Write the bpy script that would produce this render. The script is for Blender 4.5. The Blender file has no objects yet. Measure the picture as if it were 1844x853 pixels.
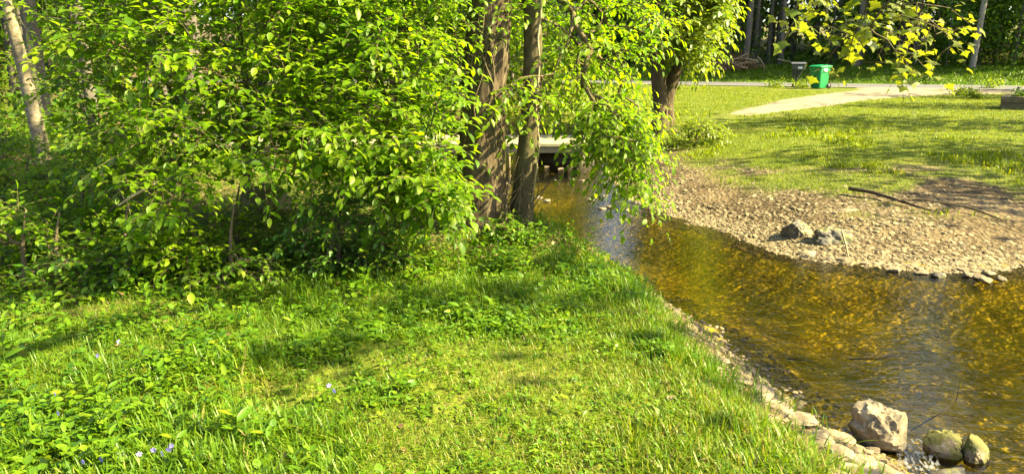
import bpy, math, random
import numpy as np
from mathutils import Vector, noise as mnoise

# ------------------------------------------------------------------ camera, sky, sun, exposure
SC = bpy.context.scene
R = math.radians
PITCH = R(13.8); CAM_H = 1.6
FPX = 1330.0; IW, IH = 1844.0, 853.0
cam_d = bpy.data.cameras.new('camera'); cam = bpy.data.objects.new('camera', cam_d)
SC.collection.objects.link(cam); SC.camera = cam
cam.location = (0, 0, CAM_H); cam.rotation_euler = (math.pi/2 - PITCH, 0, 0)
cam_d.sensor_fit = 'HORIZONTAL'; cam_d.angle = 2*math.atan(IW/2/FPX)
cam_d.clip_start = 0.05; cam_d.clip_end = 3000

SUN_AZ, SUN_EL = R(101), R(40)      # azimuth from +Y towards +X
SUN = Vector((math.sin(SUN_AZ)*math.cos(SUN_EL), math.cos(SUN_AZ)*math.cos(SUN_EL), math.sin(SUN_EL)))
w = bpy.data.worlds.new('World'); SC.world = w; w.use_nodes = True
nt = w.node_tree; nt.nodes.clear()
sky = nt.nodes.new('ShaderNodeTexSky'); sky.sky_type = 'NISHITA'; sky.sun_disc = False
sky.sun_elevation = SUN_EL; sky.sun_rotation = SUN_AZ; sky.air_density = 1.0; sky.dust_density = 2.0
bg = nt.nodes.new('ShaderNodeBackground'); bg.inputs[1].default_value = 0.085
wo = nt.nodes.new('ShaderNodeOutputWorld')
nt.links.new(sky.outputs[0], bg.inputs[0]); nt.links.new(bg.outputs[0], wo.inputs[0])
sl = bpy.data.lights.new('sun', 'SUN'); sl.energy = 5.0; sl.angle = R(0.5); sl.color = (1.0, 0.88, 0.50)
so = bpy.data.objects.new('sun', sl); SC.collection.objects.link(so)
so.rotation_euler = SUN.to_track_quat('Z', 'Y').to_euler()
VS = SC.view_settings; VS.view_transform = 'Standard'; VS.look = 'None'; VS.gamma = 1; VS.use_curve_mapping = False
VS.exposure = 2.6
cy = SC.cycles
cy.max_bounces = 8; cy.diffuse_bounces = 4; cy.glossy_bounces = 3; cy.transmission_bounces = 5; cy.transparent_max_bounces = 10
cy.caustics_reflective = False; cy.caustics_refractive = False; cy.use_denoising = True
cy.sample_clamp_indirect = 6.0

rng = np.random.default_rng(11); random.seed(5)

# ------------------------------------------------------------------ pixel helpers (photo pixels, 1844 x 853)
CP, SP = math.cos(PITCH), math.sin(PITCH)
def ray(px, py):
    u = (np.asarray(px, float)-IW/2)/FPX; v = (IH/2-np.asarray(py, float))/FPX
    return np.stack([u, CP+SP*v, -SP+CP*v], -1)
def at(px, py, y):                 # the point a distance y in front of the camera, along the ground
    d = ray(px, py); t = np.asarray(y, float)/d[..., 1]
    return d*t[..., None] + np.array([0, 0, CAM_H])
def on(px, py, z):                 # the point on level z
    d = ray(px, py); t = (np.asarray(z, float)-CAM_H)/d[..., 2]
    return d*t[..., None] + np.array([0, 0, CAM_H])

# ------------------------------------------------------------------ noise
def _h(ix, iy, iz, s):
    n = (ix.astype(np.int64)*374761393 + iy.astype(np.int64)*668265263 + iz.astype(np.int64)*2147483647 + s*9737333) & 0xffffffff
    n = ((n ^ (n >> 13))*1274126177) & 0xffffffff
    return ((n ^ (n >> 16)) & 0xffff)/65535.0
def vn3(x, y, z, s=0):
    x, y, z = np.broadcast_arrays(np.asarray(x, float), np.asarray(y, float), np.asarray(z, float))
    i, j, k = np.floor(x), np.floor(y), np.floor(z); f, g, h = x-i, y-j, z-k
    f, g, h = f*f*(3-2*f), g*g*(3-2*g), h*h*(3-2*h); r = 0
    for a in (0, 1):
        for b in (0, 1):
            for c in (0, 1):
                r = r + _h(i+a, j+b, k+c, s)*(f if a else 1-f)*(g if b else 1-g)*(h if c else 1-h)
    return r
def vn(x, y, sc, s=0): return vn3(np.asarray(x)/sc, np.asarray(y)/sc, 0.0, s)
def fb(x, y, sc, s=0, o=4):
    r = 0; a = 1; t = 0
    for q in range(o):
        r = r + a*vn(x, y, sc/2**q, s+q*17); t += a; a *= .55
    return r/t
def fb3(p, sc, s=0, o=4):
    r = 0; a = 1; t = 0
    for q in range(o):
        k = sc/2**q; r = r + a*vn3(p[:, 0]/k, p[:, 1]/k, p[:, 2]/k, s+q*17); t += a; a *= .55
    return r/t
def ss(a, b, x):
    t = np.clip((np.asarray(x, float)-a)/(b-a), 0, 1); return t*t*(3-2*t)

# ------------------------------------------------------------------ mesh helpers
def mesh(name, V, F, tint=None, smooth=True, mask=None):
    """V (n,3); F list of int arrays (m,k) with k = 3, 4 ..."""
    me = bpy.data.meshes.new(name)
    V = np.asarray(V, np.float32); F = [np.asarray(f, np.int32) for f in F if len(f)]
    me.vertices.add(len(V)); me.vertices.foreach_set('co', V.ravel())
    tot = np.concatenate([np.full(len(f), f.shape[1], np.int32) for f in F])
    li = np.concatenate([f.ravel() for f in F])
    me.loops.add(len(li)); me.loops.foreach_set('vertex_index', li)
    me.polygons.add(len(tot))
    me.polygons.foreach_set('loop_start', np.concatenate([[0], np.cumsum(tot)[:-1]]).astype(np.int32))
    me.polygons.foreach_set('use_smooth', np.full(len(tot), smooth, bool))
    me.update(calc_edges=True)
    if tint is not None:
        a = me.attributes.new('tint', 'FLOAT', 'POINT'); a.data.foreach_set('value', np.asarray(tint, np.float32))
    if mask is not None:
        a = me.attributes.new('mask', 'FLOAT_COLOR', 'POINT'); a.data.foreach_set('color', np.asarray(mask, np.float32).ravel())
    me.validate()
    return me
def link(name, me, mat=None, parent=None, loc=(0, 0, 0), rz=0.0):
    o = bpy.data.objects.new(name, me); SC.collection.objects.link(o)
    if mat is not None and me is not None and not me.materials: me.materials.append(mat)
    o.location = loc; o.rotation_euler = (0, 0, rz)
    if parent is not None: o.parent = parent
    return o
def tag(o, label=None, cat=None, group=None, kind=None):
    for k, v in (('label', label), ('category', cat), ('group', group), ('kind', kind)):
        if v: o[k] = v
    return o
def empty(name, loc, label, cat, group=None, rz=0.0):
    return tag(link(name, None, loc=loc, rz=rz), label, cat, group)
def copy_tree(o, loc, rz=0, sc=1.0, label=None):
    c = o.copy(); SC.collection.objects.link(c); c.location = loc; c.rotation_euler = (0, 0, rz); c.scale = (sc, sc, sc)
    if label: c['label'] = label
    for ch in o.children:
        d = ch.copy(); SC.collection.objects.link(d); d.parent = c
        for g in ch.children:
            e = g.copy(); SC.collection.objects.link(e); e.parent = d
    return c

class MB:                                   # collects pieces of one part
    def __init__(s): s.V = []; s.F = {}; s.T = []; s.n = 0
    def add(s, V, F, t=0.5):
        V = np.asarray(V, float)
        for f in F:
            f = np.asarray(f, int)
            if len(f): s.F.setdefault(f.shape[1], []).append(f+s.n)
        s.V.append(V); s.T.append(np.full(len(V), t)); s.n += len(V)
    def merge(s, o):
        for k, v in o.F.items(): s.F.setdefault(k, []).extend([f+s.n for f in v])
        s.V += o.V; s.T += o.T; s.n += o.n
    def mesh(s, name, smooth=True):
        return mesh(name, np.concatenate(s.V), [np.concatenate(v) for v in s.F.values()], np.concatenate(s.T), smooth)
    def build(s, name, mat, parent=None, smooth=True, loc=(0, 0, 0), rz=0):
        return link(name, s.mesh(name, smooth), mat, parent, loc, rz)
    def box(s, c, d, rz=0, taper=1.0, t=.5, bev=0.0):
        x, y, z = np.array(d)/2
        if bev > 0:
            b = min(bev, x*.45, y*.45, z*.45); ring = []
            for zz, k in ((-z, b), (-z+b, 0), (z-b, 0), (z, b)):
                for sx, sy, ox, oy in ((-1, -1, 0, 1), (-1, -1, 1, 0), (1, -1, -1, 0), (1, -1, 0, 1), (1, 1, 0, -1), (1, 1, -1, 0), (-1, 1, 1, 0), (-1, 1, 0, -1)):
                    q = taper if zz < 0 else 1
                    ring.append((sx*(x-k)*q+ox*b, sy*(y-k)*q+oy*b, zz))
            V = np.array(ring); F4 = []
            for r in range(3):
                for i in range(8): F4.append((r*8+i, r*8+(i+1) % 8, r*8+8+(i+1) % 8, r*8+8+i))
            F = [np.array(F4), np.array([list(range(7, -1, -1)), list(range(24, 32))])]
        else:
            q = taper
            V = np.array([(-x*q, -y*q, -z), (x*q, -y*q, -z), (x*q, y*q, -z), (-x*q, y*q, -z), (-x, -y, z), (x, -y, z), (x, y, z), (-x, y, z)])
            F = [np.array([(3, 2, 1, 0), (4, 5, 6, 7), (0, 1, 5, 4), (1, 2, 6, 5), (2, 3, 7, 6), (3, 0, 4, 7)])]
        ca, sa = math.cos(rz), math.sin(rz)
        V = np.stack([V[:, 0]*ca-V[:, 1]*sa, V[:, 0]*sa+V[:, 1]*ca, V[:, 2]], 1)+np.array(c)
        s.add(V, F, t)
    def tube(s, P, r, seg=6, t=.5, bark=0.0, sd=0, cap=True):
        P = np.asarray(P, float); n = len(P); r = np.broadcast_to(np.asarray(r, float), (n,))
        T = np.gradient(P, axis=0); T /= np.linalg.norm(T, axis=1)[:, None]+1e-9
        ref = np.array([0, 0, 1.0]) if abs(T[0, 2]) < .8 else np.array([1.0, 0, 0])
        a = np.linspace(0, 2*np.pi, seg, endpoint=False); V = np.zeros((n, seg, 3)); U = None
        for i in range(n):
            U = np.cross(ref, T[i]) if U is None else U-T[i]*np.dot(U, T[i])
            U = U/(np.linalg.norm(U)+1e-9); W = np.cross(T[i], U)
            V[i] = P[i]+r[i]*(np.cos(a)[:, None]*U+np.sin(a)[:, None]*W)
        if bark > 0:
            L = np.concatenate([[0], np.cumsum(np.linalg.norm(np.diff(P, axis=0), axis=1))])
            A, LL = np.meshgrid(a, L); ca, sa = np.cos(A)*2.6, np.sin(A)*2.6
            rid = vn3(ca*2.2, sa*2.2, LL*3.0, sd)*.6+vn3(ca*5, sa*5, LL*8, sd+3)*.4
            V += (V-P[:, None])*((rid-.5)*bark*2)[..., None]
        idx = np.arange(n*seg).reshape(n, seg); nx = np.roll(idx, -1, 1)
        F = [np.stack([idx[:-1], nx[:-1], nx[1:], idx[1:]], -1).reshape(-1, 4)]
        V = V.reshape(-1, 3)
        if cap:
            V = np.vstack([V, P[-1:]]); m = n*seg
            F.append(np.stack([idx[-1], nx[-1], np.full(seg, m)], -1))
        s.add(V, F, t)

def scatter(TV, TF, pos, yd, zd, scale, tint, out=None):
    """many copies of a small leaf or blade: returns V, F arrays, tints"""
    yd = yd/(np.linalg.norm(yd, axis=1)[:, None]+1e-9)
    X = np.cross(yd, zd); X /= np.linalg.norm(X, axis=1)[:, None]+1e-9
    Z = np.cross(X, yd)
    scale = np.asarray(scale, float)
    if scale.ndim == 1: scale = np.repeat(scale[:, None], 3, 1)
    L = TV[None]*scale[:, None, :]
    V = pos[:, None]+L[..., 0:1]*X[:, None]+L[..., 1:2]*yd[:, None]+L[..., 2:3]*Z[:, None]
    N, m = len(pos), len(TV); off = (np.arange(N)*m)[:, None, None]
    F = [(np.asarray(f)[None]+off).reshape(-1, np.asarray(f).shape[1]) for f in TF]
    return V.reshape(-1, 3), F, np.repeat(tint, m)
def joinsc(parts):
    V = []; F = {}; T = []; n = 0
    for v, f, t in parts:
        V.append(v); T.append(t)
        for q in f: F.setdefault(q.shape[1], []).append(q+n)
        n += len(v)
    return np.concatenate(V), [np.concatenate(q) for q in F.values()], np.concatenate(T)

def leaf_t(wd=.5, fold=.12, curl=-.18, st=((.22, .8), (.5, 1.0), (.78, .62))):
    V = [(0, 0, 0)]; F3 = []; F4 = []
    for t, k in st:
        z = curl*t*t
        V += [(-wd/2*k, t, z+fold*k*.8), (0, t, z), (wd/2*k, t, z+fold*k*.8)]
    V.append((0, 1, curl)); n = len(st); e = len(V)-1
    F3 += [(0, 2, 1), (0, 3, 2)]
    for i in range(n-1):
        a = 1+3*i; F4 += [(a, a+1, a+4, a+3), (a+1, a+2, a+5, a+4)]
    a = 1+3*(n-1); F3 += [(a, a+1, e), (a+1, a+2, e)]
    return np.array(V, float), [np.array(F3), np.array(F4)]
LEAF = leaf_t(.52, .10, -.20); LEAF_N = leaf_t(.36, .08, -.28); LEAF_R = leaf_t(.78, .07, -.12, ((.2, .85), (.5, 1.0), (.8, .7)))
LEAF_S = (np.array([(0, 0, 0), (-.27, .45, .05), (.27, .45, .05), (0, 1, -.1), (0, .5, 0)]), [np.array([(0, 4, 1), (0, 2, 4), (1, 4, 3), (4, 2, 3)])])
def maple_t():
    pts = []
    for a, r in ((-180, .12), (-140, .42), (-118, .28), (-75, .74), (-60, .62), (-48, .56), (-28, .60), (0, 1.05), (28, .60), (48, .56), (60, .62), (75, .74), (118, .28), (140, .42)):
        q = R(a); pts.append((math.sin(q)*r*.8, .35+math.cos(q)*r*.62, -.12*r*r))
    V = [(0, .35, .02)]+pts; n = len(pts)
    return np.array(V, float), [np.array([(0, 1+(i+1) % n, 1+i) for i in range(n)])]
MAPLE = maple_t()
def blade_t(b, wd=.06):
    V = []
    for t, k in ((0, .8), (.4, 1.0), (.75, .7)):
        V += [(-wd*k/2, t*(1-b*.25*t), -b*t*t*.9), (wd*k/2, t*(1-b*.25*t), -b*t*t*.9)]
    V.append((0, 1-b*.25, -b*.9))
    return np.array(V, float), [np.array([(0, 1, 3, 2), (2, 3, 5, 4)]), np.array([(4, 5, 6)])]
BLADES = [blade_t(b) for b in (.1, .35, .65, .95)]

# ------------------------------------------------------------------ materials
def nmat(name):
    m = bpy.data.materials.new(name); m.use_nodes = True; n = m.node_tree; n.nodes.clear()
    out = n.nodes.new('ShaderNodeOutputMaterial'); return m, n, out
def N(n, t, **k):
    x = n.nodes.new(t)
    for a, b in k.items():
        if a.startswith('i_'): x.inputs[int(a[2:])].default_value = b
        else: setattr(x, a, b)
    return x
def ramp(n, stops, src):
    r = N(n, 'ShaderNodeValToRGB'); e = r.color_ramp.elements
    while len(e) < len(stops): e.new(.5)
    for q, (p, c) in zip(e, stops): q.position = p; q.color = (*c, 1)
    n.links.new(src, r.inputs[0]); return r.outputs[0]
def noise_tex(n, scale, detail=5, vec=None, rough=.6):
    x = N(n, 'ShaderNodeTexNoise'); x.inputs['Scale'].default_value = scale; x.inputs['Detail'].default_value = detail; x.inputs['Roughness'].default_value = rough
    if vec is not None: n.links.new(vec, x.inputs['Vector'])
    return x.outputs['Fac']
def mixc(n, fac, a, b, mode='MIX'):
    x = N(n, 'ShaderNodeMix', data_type='RGBA', blend_type=mode)
    for s, v in ((x.inputs['Factor'], fac), (x.inputs['A'], a), (x.inputs['B'], b)):
        if isinstance(v, bpy.types.NodeSocket): n.links.new(v, s)
        elif isinstance(v, tuple): s.default_value = (*v, 1)
        else: s.default_value = v
    return x.outputs['Result']
def objvec(n, scale=(1, 1, 1)):
    tc = N(n, 'ShaderNodeTexCoord'); mp = N(n, 'ShaderNodeMapping'); mp.inputs['Scale'].default_value = scale
    n.links.new(tc.outputs['Object'], mp.inputs['Vector']); return mp.outputs['Vector']
def bump(n, h, strength, dist):
    b = N(n, 'ShaderNodeBump'); b.inputs['Strength'].default_value = strength; b.inputs['Distance'].default_value = dist
    n.links.new(h, b.inputs['Height']); return b.outputs['Normal']

def leaf_mat(name, stops, trans=.45, tk=(1.9, 1.75, .6), rough=.42, spec=.35):
    m, n, out = nmat(name)
    a = N(n, 'ShaderNodeAttribute', attribute_name='tint')
    c = ramp(n, stops, a.outputs['Fac'])
    p = N(n, 'ShaderNodeBsdfPrincipled'); p.inputs['Roughness'].default_value = rough; p.inputs['Specular IOR Level'].default_value = spec
    n.links.new(c, p.inputs['Base Color'])
    t = N(n, 'ShaderNodeBsdfTranslucent'); n.links.new(mixc(n, 1.0, c, tk, 'MULTIPLY'), t.inputs['Color'])
    mx = N(n, 'ShaderNodeMixShader'); mx.inputs[0].default_value = trans
    n.links.new(p.outputs[0], mx.inputs[1]); n.links.new(t.outputs[0], mx.inputs[2]); n.links.new(mx.outputs[0], out.inputs[0])
    return m
G_BUSH = ((0, (.053, .118, .003)), (.5, (.115, .202, .004)), (1, (.185, .25, .006)))
M_BUSH = leaf_mat('fresh understory leaf', G_BUSH, .55, (1.95, 2.05, .4), .42, .28)
M_BLUE = leaf_mat('glossy shrub leaf', ((0, (.040, .115, .012)), (1, (.095, .19, .016))), .35)
M_YEL = leaf_mat('young yellow green leaf', ((0, (.075, .135, .010)), (1, (.17, .21, .014))), .5)
M_FAR = leaf_mat('forest leaf', ((0, (.035, .085, .008)), (.6, (.068, .135, .009)), (1, (.12, .18, .011))), .4, (1.7, 1.6, .7), .6, .2)
M_GRASS = leaf_mat('grass blade', ((0, (.045, .105, .004)), (.55, (.096, .175, .005)), (.85, (.165, .212, .007)), (.93, (.20, .18, .04)), (1, (.26, .20, .08))), .4, (1.7, 1.6, .6), .45, .3)
M_HERB = leaf_mat('herb leaf', ((0, (.040, .108, .005)), (.6, (.098, .185, .006)), (1, (.175, .23, .009))), .4, (1.8, 1.7, .6))
M_LAWN = leaf_mat('lawn blade', ((0, (.09, .145, .004)), (.7, (.15, .20, .005)), (1, (.23, .23, .014))), .4, (1.7, 1.5, .6), .5, .2)
M_DEAD = leaf_mat('dry leaf', ((0, (.11, .06, .03)), (.5, (.22, .13, .06)), (1, (.36, .25, .14))), .15, (1.3, 1.1, .8), .7, .2)
M_VIO = leaf_mat('violet petal', ((0, (.22, .17, .50)), (1, (.42, .38, .70))), .3, (1.2, 1.2, 1.2))
M_SYC = leaf_mat('maple leaf', ((0, (.10, .15, .012)), (1, (.20, .23, .018))), .52, (1.7, 1.5, .6))

def bark_mat(name, c1, c2, c3, sc=(14, 14, 3), moss=0.0, st=.8):
    m, n, out = nmat(name); v = objvec(n, sc)
    f = noise_tex(n, 1.6, 8, v, .65); g = noise_tex(n, .5, 3, v)
    c = ramp(n, ((.25, c1), (.5, c2), (.78, c3)), f)
    c = mixc(n, .5, c, ramp(n, ((.3, (.45, .45, .45)), (.7, (1, 1, 1))), g), 'MULTIPLY')
    if moss:
        c = mixc(n, ramp(n, ((.5, (0, 0, 0)), (.62, (moss,)*3)), noise_tex(n, 3.2, 5, objvec(n))), c, (.07, .085, .02))
    p = N(n, 'ShaderNodeBsdfPrincipled'); p.inputs['Roughness'].default_value = .9; p.inputs['Specular IOR Level'].default_value = .15
    n.links.new(c, p.inputs['Base Color']); n.links.new(bump(n, f, st, .03), p.inputs['Normal']); n.links.new(p.outputs[0], out.inputs[0])
    return m
M_BARK = bark_mat('rough brown bark', (.025, .017, .010), (.085, .060, .034), (.19, .145, .085), (15, 15, 3.2), .35, 1)
M_BARK2 = bark_mat('smooth olive bark', (.04, .032, .016), (.095, .075, .038), (.18, .14, .08), (9, 9, 6), .4, .5)
M_PALE = bark_mat('pale mottled bark', (.08, .062, .038), (.19, .155, .10), (.34, .29, .21), (10, 10, 14), 0, .5)
M_FBARK = bark_mat('forest bark', (.05, .042, .033), (.12, .10, .08), (.22, .19, .15), (6, 6, 1.2), .2, .7)
M_TWIG = bark_mat('twig bark', (.05, .04, .022), (.12, .09, .05), (.20, .15, .085), (30, 30, 30), 0, .3)
M_DRY = bark_mat('dry bleached twig', (.22, .16, .09), (.36, .28, .16), (.5, .4, .26), (30, 30, 30), 0, .3)
M_WETLOG = bark_mat('wet dark wood', (.03, .022, .013), (.075, .055, .034), (.16, .12, .08), (12, 12, 30), 0, .5)
M_POLE = bark_mat('weathered pole wood', (.17, .14, .11), (.27, .23, .18), (.38, .33, .27), (20, 20, 1.2), 0, .3)
M_TIMBER = bark_mat('weathered timber', (.07, .05, .03), (.15, .115, .07), (.26, .21, .14), (2.5, 14, 14), .3, .5)

def stone_mat(name, c1, c2, c3, moss=0.0, mosscol=(.085, .09, .010), rough=.85, sc=9):
    m, n, out = nmat(name); v = objvec(n)
    f = noise_tex(n, sc, 8, v, .65); g = noise_tex(n, sc*4.2, 6, v, .7)
    c = ramp(n, ((.28, c1), (.5, c2), (.72, c3)), f)
    c = mixc(n, .35, c, ramp(n, ((.3, (.35, .33, .3)), (.6, (1, 1, 1))), g), 'MULTIPLY')
    a = N(n, 'ShaderNodeAttribute', attribute_name='tint')
    c = mixc(n, .6, c, ramp(n, ((0, (.55, .5, .42)), (.5, (1, .97, .9)), (1, (1.25, 1.2, 1.1))), a.outputs['Fac']), 'MULTIPLY')
    if moss:
        geo = N(n, 'ShaderNodeNewGeometry'); sx = N(n, 'ShaderNodeSeparateXYZ'); n.links.new(geo.outputs['Normal'], sx.inputs[0])
        ma = N(n, 'ShaderNodeMath', operation='MULTIPLY_ADD'); n.links.new(sx.outputs[2], ma.inputs[0]); ma.inputs[1].default_value = .10
        n.links.new(noise_tex(n, 7, 6, v), ma.inputs[2])
        k = ramp(n, ((.60-moss*.2, (0, 0, 0)), (.66-moss*.2, (1, 1, 1))), ma.outputs[0])
        c = mixc(n, k, c, mixc(n, noise_tex(n, 30, 3, v), mosscol, (.12, .105, .012)))
    p = N(n, 'ShaderNodeBsdfPrincipled'); p.inputs['Roughness'].default_value = rough
    n.links.new(c, p.inputs['Base Color']); n.links.new(bump(n, g, .6, .012), p.inputs['Normal']); n.links.new(p.outputs[0], out.inputs[0])
    return m
M_LIME = stone_mat('pale limestone', (.09, .065, .035), (.20, .155, .09), (.33, .28, .185), sc=13)
M_MOSSY = stone_mat('mossy limestone', (.08, .055, .03), (.18, .135, .075), (.32, .27, .18), .70, (.055, .055, .005), sc=16)
M_GRAV = stone_mat('gravel stone', (.065, .046, .02), (.16, .12, .058), (.31, .25, .14), 0, sc=14)
M_DARKST = stone_mat('dark wet stone', (.03, .025, .016), (.065, .053, .034), (.17, .14, .095), .2, rough=.6)
M_BEDST = stone_mat('amber stream stone', (.11, .085, .007), (.20, .16, .015), (.30, .25, .045), 0, rough=.7, sc=12)

def plain(name, col, rough=.5, spec=.5, nz=0.0, nsc=8, bumpst=0.0, coat=0.0):
    m, n, out = nmat(name); v = objvec(n); p = N(n, 'ShaderNodeBsdfPrincipled')
    p.inputs['Roughness'].default_value = rough; p.inputs['Specular IOR Level'].default_value = spec
    f = noise_tex(n, nsc, 6, v)
    c = ramp(n, ((.3, tuple(x*(1-nz) for x in col)), (.7, tuple(min(1, x*(1+nz)) for x in col))), f)
    n.links.new(c, p.inputs['Base Color'])
    if bumpst: n.links.new(bump(n, f, bumpst, .01), p.inputs['Normal'])
    n.links.new(p.outputs[0], out.inputs[0]); return m
M_BIN = plain('green bin plastic', (.003, .17, .045), .38, .5, .10, 3)
M_BINLID = plain('green lid plastic', (.005, .22, .065), .42, .5, .08, 3)
M_RUBBER = plain('black rubber', (.015, .015, .015), .7, .3, .2, 12)
M_BLACK = plain('black plastic', (.018, .018, .018), .45, .5, .2, 6)
M_DGREY = plain('grey mailbox plastic', (.05, .048, .045), .4, .5, .15, 6)
M_WHITE = plain('white label', (.75, .75, .72), .6, .3, .05, 20)
M_DECK = plain('pale concrete deck', (.27, .24, .14), .9, .2, .12, 5, .3)
M_DECK2 = plain('stained beam', (.16, .14, .08), .9, .2, .2, 6, .3)
M_ABUT = plain('dark stone abutment', (.06, .05, .035), .9, .2, .4, 5, .6)
M_ASPH = plain('worn asphalt', (.10, .097, .095), .9, .2, .10, 2.5, .2)
M_PAINT = plain('road edge paint', (.45, .44, .4), .8, .2, .1, 9)

# ------------------------------------------------------------------ stream plan and terrain height
ZW = -0.5
Lpx = [(1880, 1010), (1700, 900), (1590, 835), (1500, 775), (1420, 715), (1360, 672), (1288, 615), (1212, 556), (1135, 496), (1045, 451), (985, 438), (940, 432), (895, 402), (820, 372), (720, 345), (610, 318), (420, 290)]
Rpx = [(1844, 478), (1760, 484), (1700, 484), (1600, 478), (1500, 470), (1450, 460), (1400, 449), (1340, 428), (1290, 410), (1245, 397), (1208, 384), (1170, 370), (1138, 352), (1118, 332), (1106, 314), (1104, 299)]
LW = [tuple(p[:2]) for p in on(*np.array(Lpx, float).T, ZW)]
RW = [tuple(p[:2]) for p in on(*np.array(Rpx, float).T, ZW)]
LW = [(9, -14), (6.5, -6), (4.4, -1), (3.2, 1.6)]+LW+[(-8, 17.5), (-12, 22), (-16, 30), (-22, 44)]
RW = [(19, -14), (16, -5), (12, 2), (8.5, 5.8)]+RW+[(1.8, 16), (-1.2, 19.5), (-7, 25), (-11, 32), (-16, 45)]
POLY = np.array(LW+RW[::-1])
def seg_dist(x, y, P):
    d = np.full(x.shape, 1e9)
    for (ax, ay), (bx, by) in zip(P[:-1], P[1:]):
        vx, vy = bx-ax, by-ay; t = np.clip(((x-ax)*vx+(y-ay)*vy)/(vx*vx+vy*vy), 0, 1)
        d = np.minimum(d, np.hypot(x-ax-t*vx, y-ay-t*vy))
    return d
def inside(x, y, P):
    r = np.zeros(x.shape, bool); n = len(P)
    for i in range(n):
        (ax, ay), (bx, by) = P[i], P[(i+1) % n]
        c = ((ay > y) != (by > y)); r ^= c & (x < (bx-ax)*(y-ay)/(by-ay+1e-12)+ax)
    return r
def plan(x, y):
    """distance to water edge on the left bank, on the right bank, and inside flag"""
    x = np.asarray(x, float); y = np.asarray(y, float)
    jx = (fb(x, y, .5, 71, 3)-.5)*.22; jy = (fb(x, y, .5, 75, 3)-.5)*.22
    x2, y2 = x+jx, y+jy
    dl, dr = seg_dist(x2, y2, LW), seg_dist(x2, y2, RW); return dl, dr, inside(x2, y2, POLY)
ROAD_N, ROAD_F = 33.2, 38.8
def roady(x): return -0.42*(np.clip(np.asarray(x, float), 2, 44)-22)          # the road runs very slightly off square
def H(x, y, pl=None):
    x = np.asarray(x, float); y = np.asarray(y, float)
    dl, dr, ins = plan(x, y) if pl is None else pl
    ysh = y-roady(x)
    up = ss(8.5, 11, y); nb = .32*ss(4.9, 3.0, y)
    hl = -0.5+0.5*(.55*np.clip((dl+.02)/(.82+2.2*up+nb), 0, 1)+.45*ss(-.02, .82+2.2*up+nb, dl))+.05*ss(0, .25, dl)*(fb(x, y, .35, 5)-.5)*2
    hl = hl+0.12*ss(1, 5, dl)*(fb(x, y, 2.2, 9)-.5)+ss(5, 26, -x)*2.2*ss(4, 9, y)
    hr = -0.5+0.60*(1-np.exp(-dr/2.4))+.05*(fb(x, y, .8, 21)-.5)*ss(.1, 1, dr)*(1-ss(15, 24, y))
    hr = hr+.10*np.exp(-((dr-1.0)/.35)**2)*vn(x, y, 1.7, 33)          # low gravel ledge
    h = np.where(dl < dr, hl, hr)
    d = np.minimum(dl, dr)
    bed = -0.5-0.30*ss(-.03, 1.3, d)+.05*(fb(x, y, .5, 41)-.5)-.14*ss(.2, 1.0, d)*ss(.35, .7, fb(x, y, 2.6, 47))*ss(4.5, 7, y)
    h = np.where(ins, bed, h)
    lawn = .10+.10*(fb(x, y, 6, 55)-.5)*(1-ss(26, 32, y))
    h = np.where(~ins, h*(1-ss(4, 8, d)*(dr < dl)) + lawn*ss(4, 8, d)*(dr < dl), h)
    fl = ss(28, 33, ysh)
    h = h*(1-fl)+.10*fl
    h = h+.85*ss(39.3, 45, ysh)+np.clip(ysh-45, 0, 300)*.05
    return h

def terrain():
    aa = np.concatenate([np.linspace(-52, 52, 470), np.linspace(52, 308, 60)[1:-1]]); A = np.radians(aa)
    rr = .3*(900/.3)**(np.linspace(0, 1, 430)); na, nr = len(A), len(rr)
    X = np.outer(rr, np.sin(A)); Y = np.outer(rr, np.cos(A)); x, y = X.ravel(), Y.ravel()
    pl = plan(x, y); dl, dr, ins = pl; z = H(x, y, pl); right = dr < dl
    x, y, z = np.append(x, 0), np.append(y, 0), np.append(z, 0)
    i = np.arange(nr*na).reshape(nr, na); j = np.roll(i, -1, 1)
    F = [np.stack([i[:-1], i[1:], j[1:], j[:-1]], -1).reshape(-1, 4), np.stack([np.full(na, nr*na), i[0], j[0]], -1)]
    x1, y1 = x[:-1], y[:-1]; n1 = fb(x1, y1, 1.3, 81); ysh = y1-roady(x1)
    wob = (fb(x1, y1, 1.8, 83)-.5)*3.2+3.8*ss(9.5, 12.5, y1)*ss(8.2, 5, x1)
    grav = np.where(right, 1-ss(4.6, 5.9, dr+wob), (1-ss(.40, .75, dl-.30*ss(4.9, 3.0, y1)+(n1-.5)*.3))*1.0)
    grav = np.maximum(grav, ((dl < dr)*(y1 > 9)*(1-ss(1.2, 2.4, dl+(n1-.5)))))
    grav = grav*(1-.85*right*ss(.50, .60, fb(x1, y1, 1.5, 85))*ss(.9, 1.8, dr))
    bed = ins*1.0
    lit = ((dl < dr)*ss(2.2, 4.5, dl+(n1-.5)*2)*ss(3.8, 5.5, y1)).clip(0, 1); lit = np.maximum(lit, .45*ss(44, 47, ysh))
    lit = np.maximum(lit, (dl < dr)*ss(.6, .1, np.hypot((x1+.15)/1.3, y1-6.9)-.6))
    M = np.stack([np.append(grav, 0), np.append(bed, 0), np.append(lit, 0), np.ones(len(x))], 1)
    return mesh('ground', np.stack([x, y, z], 1), F, mask=M)
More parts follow.
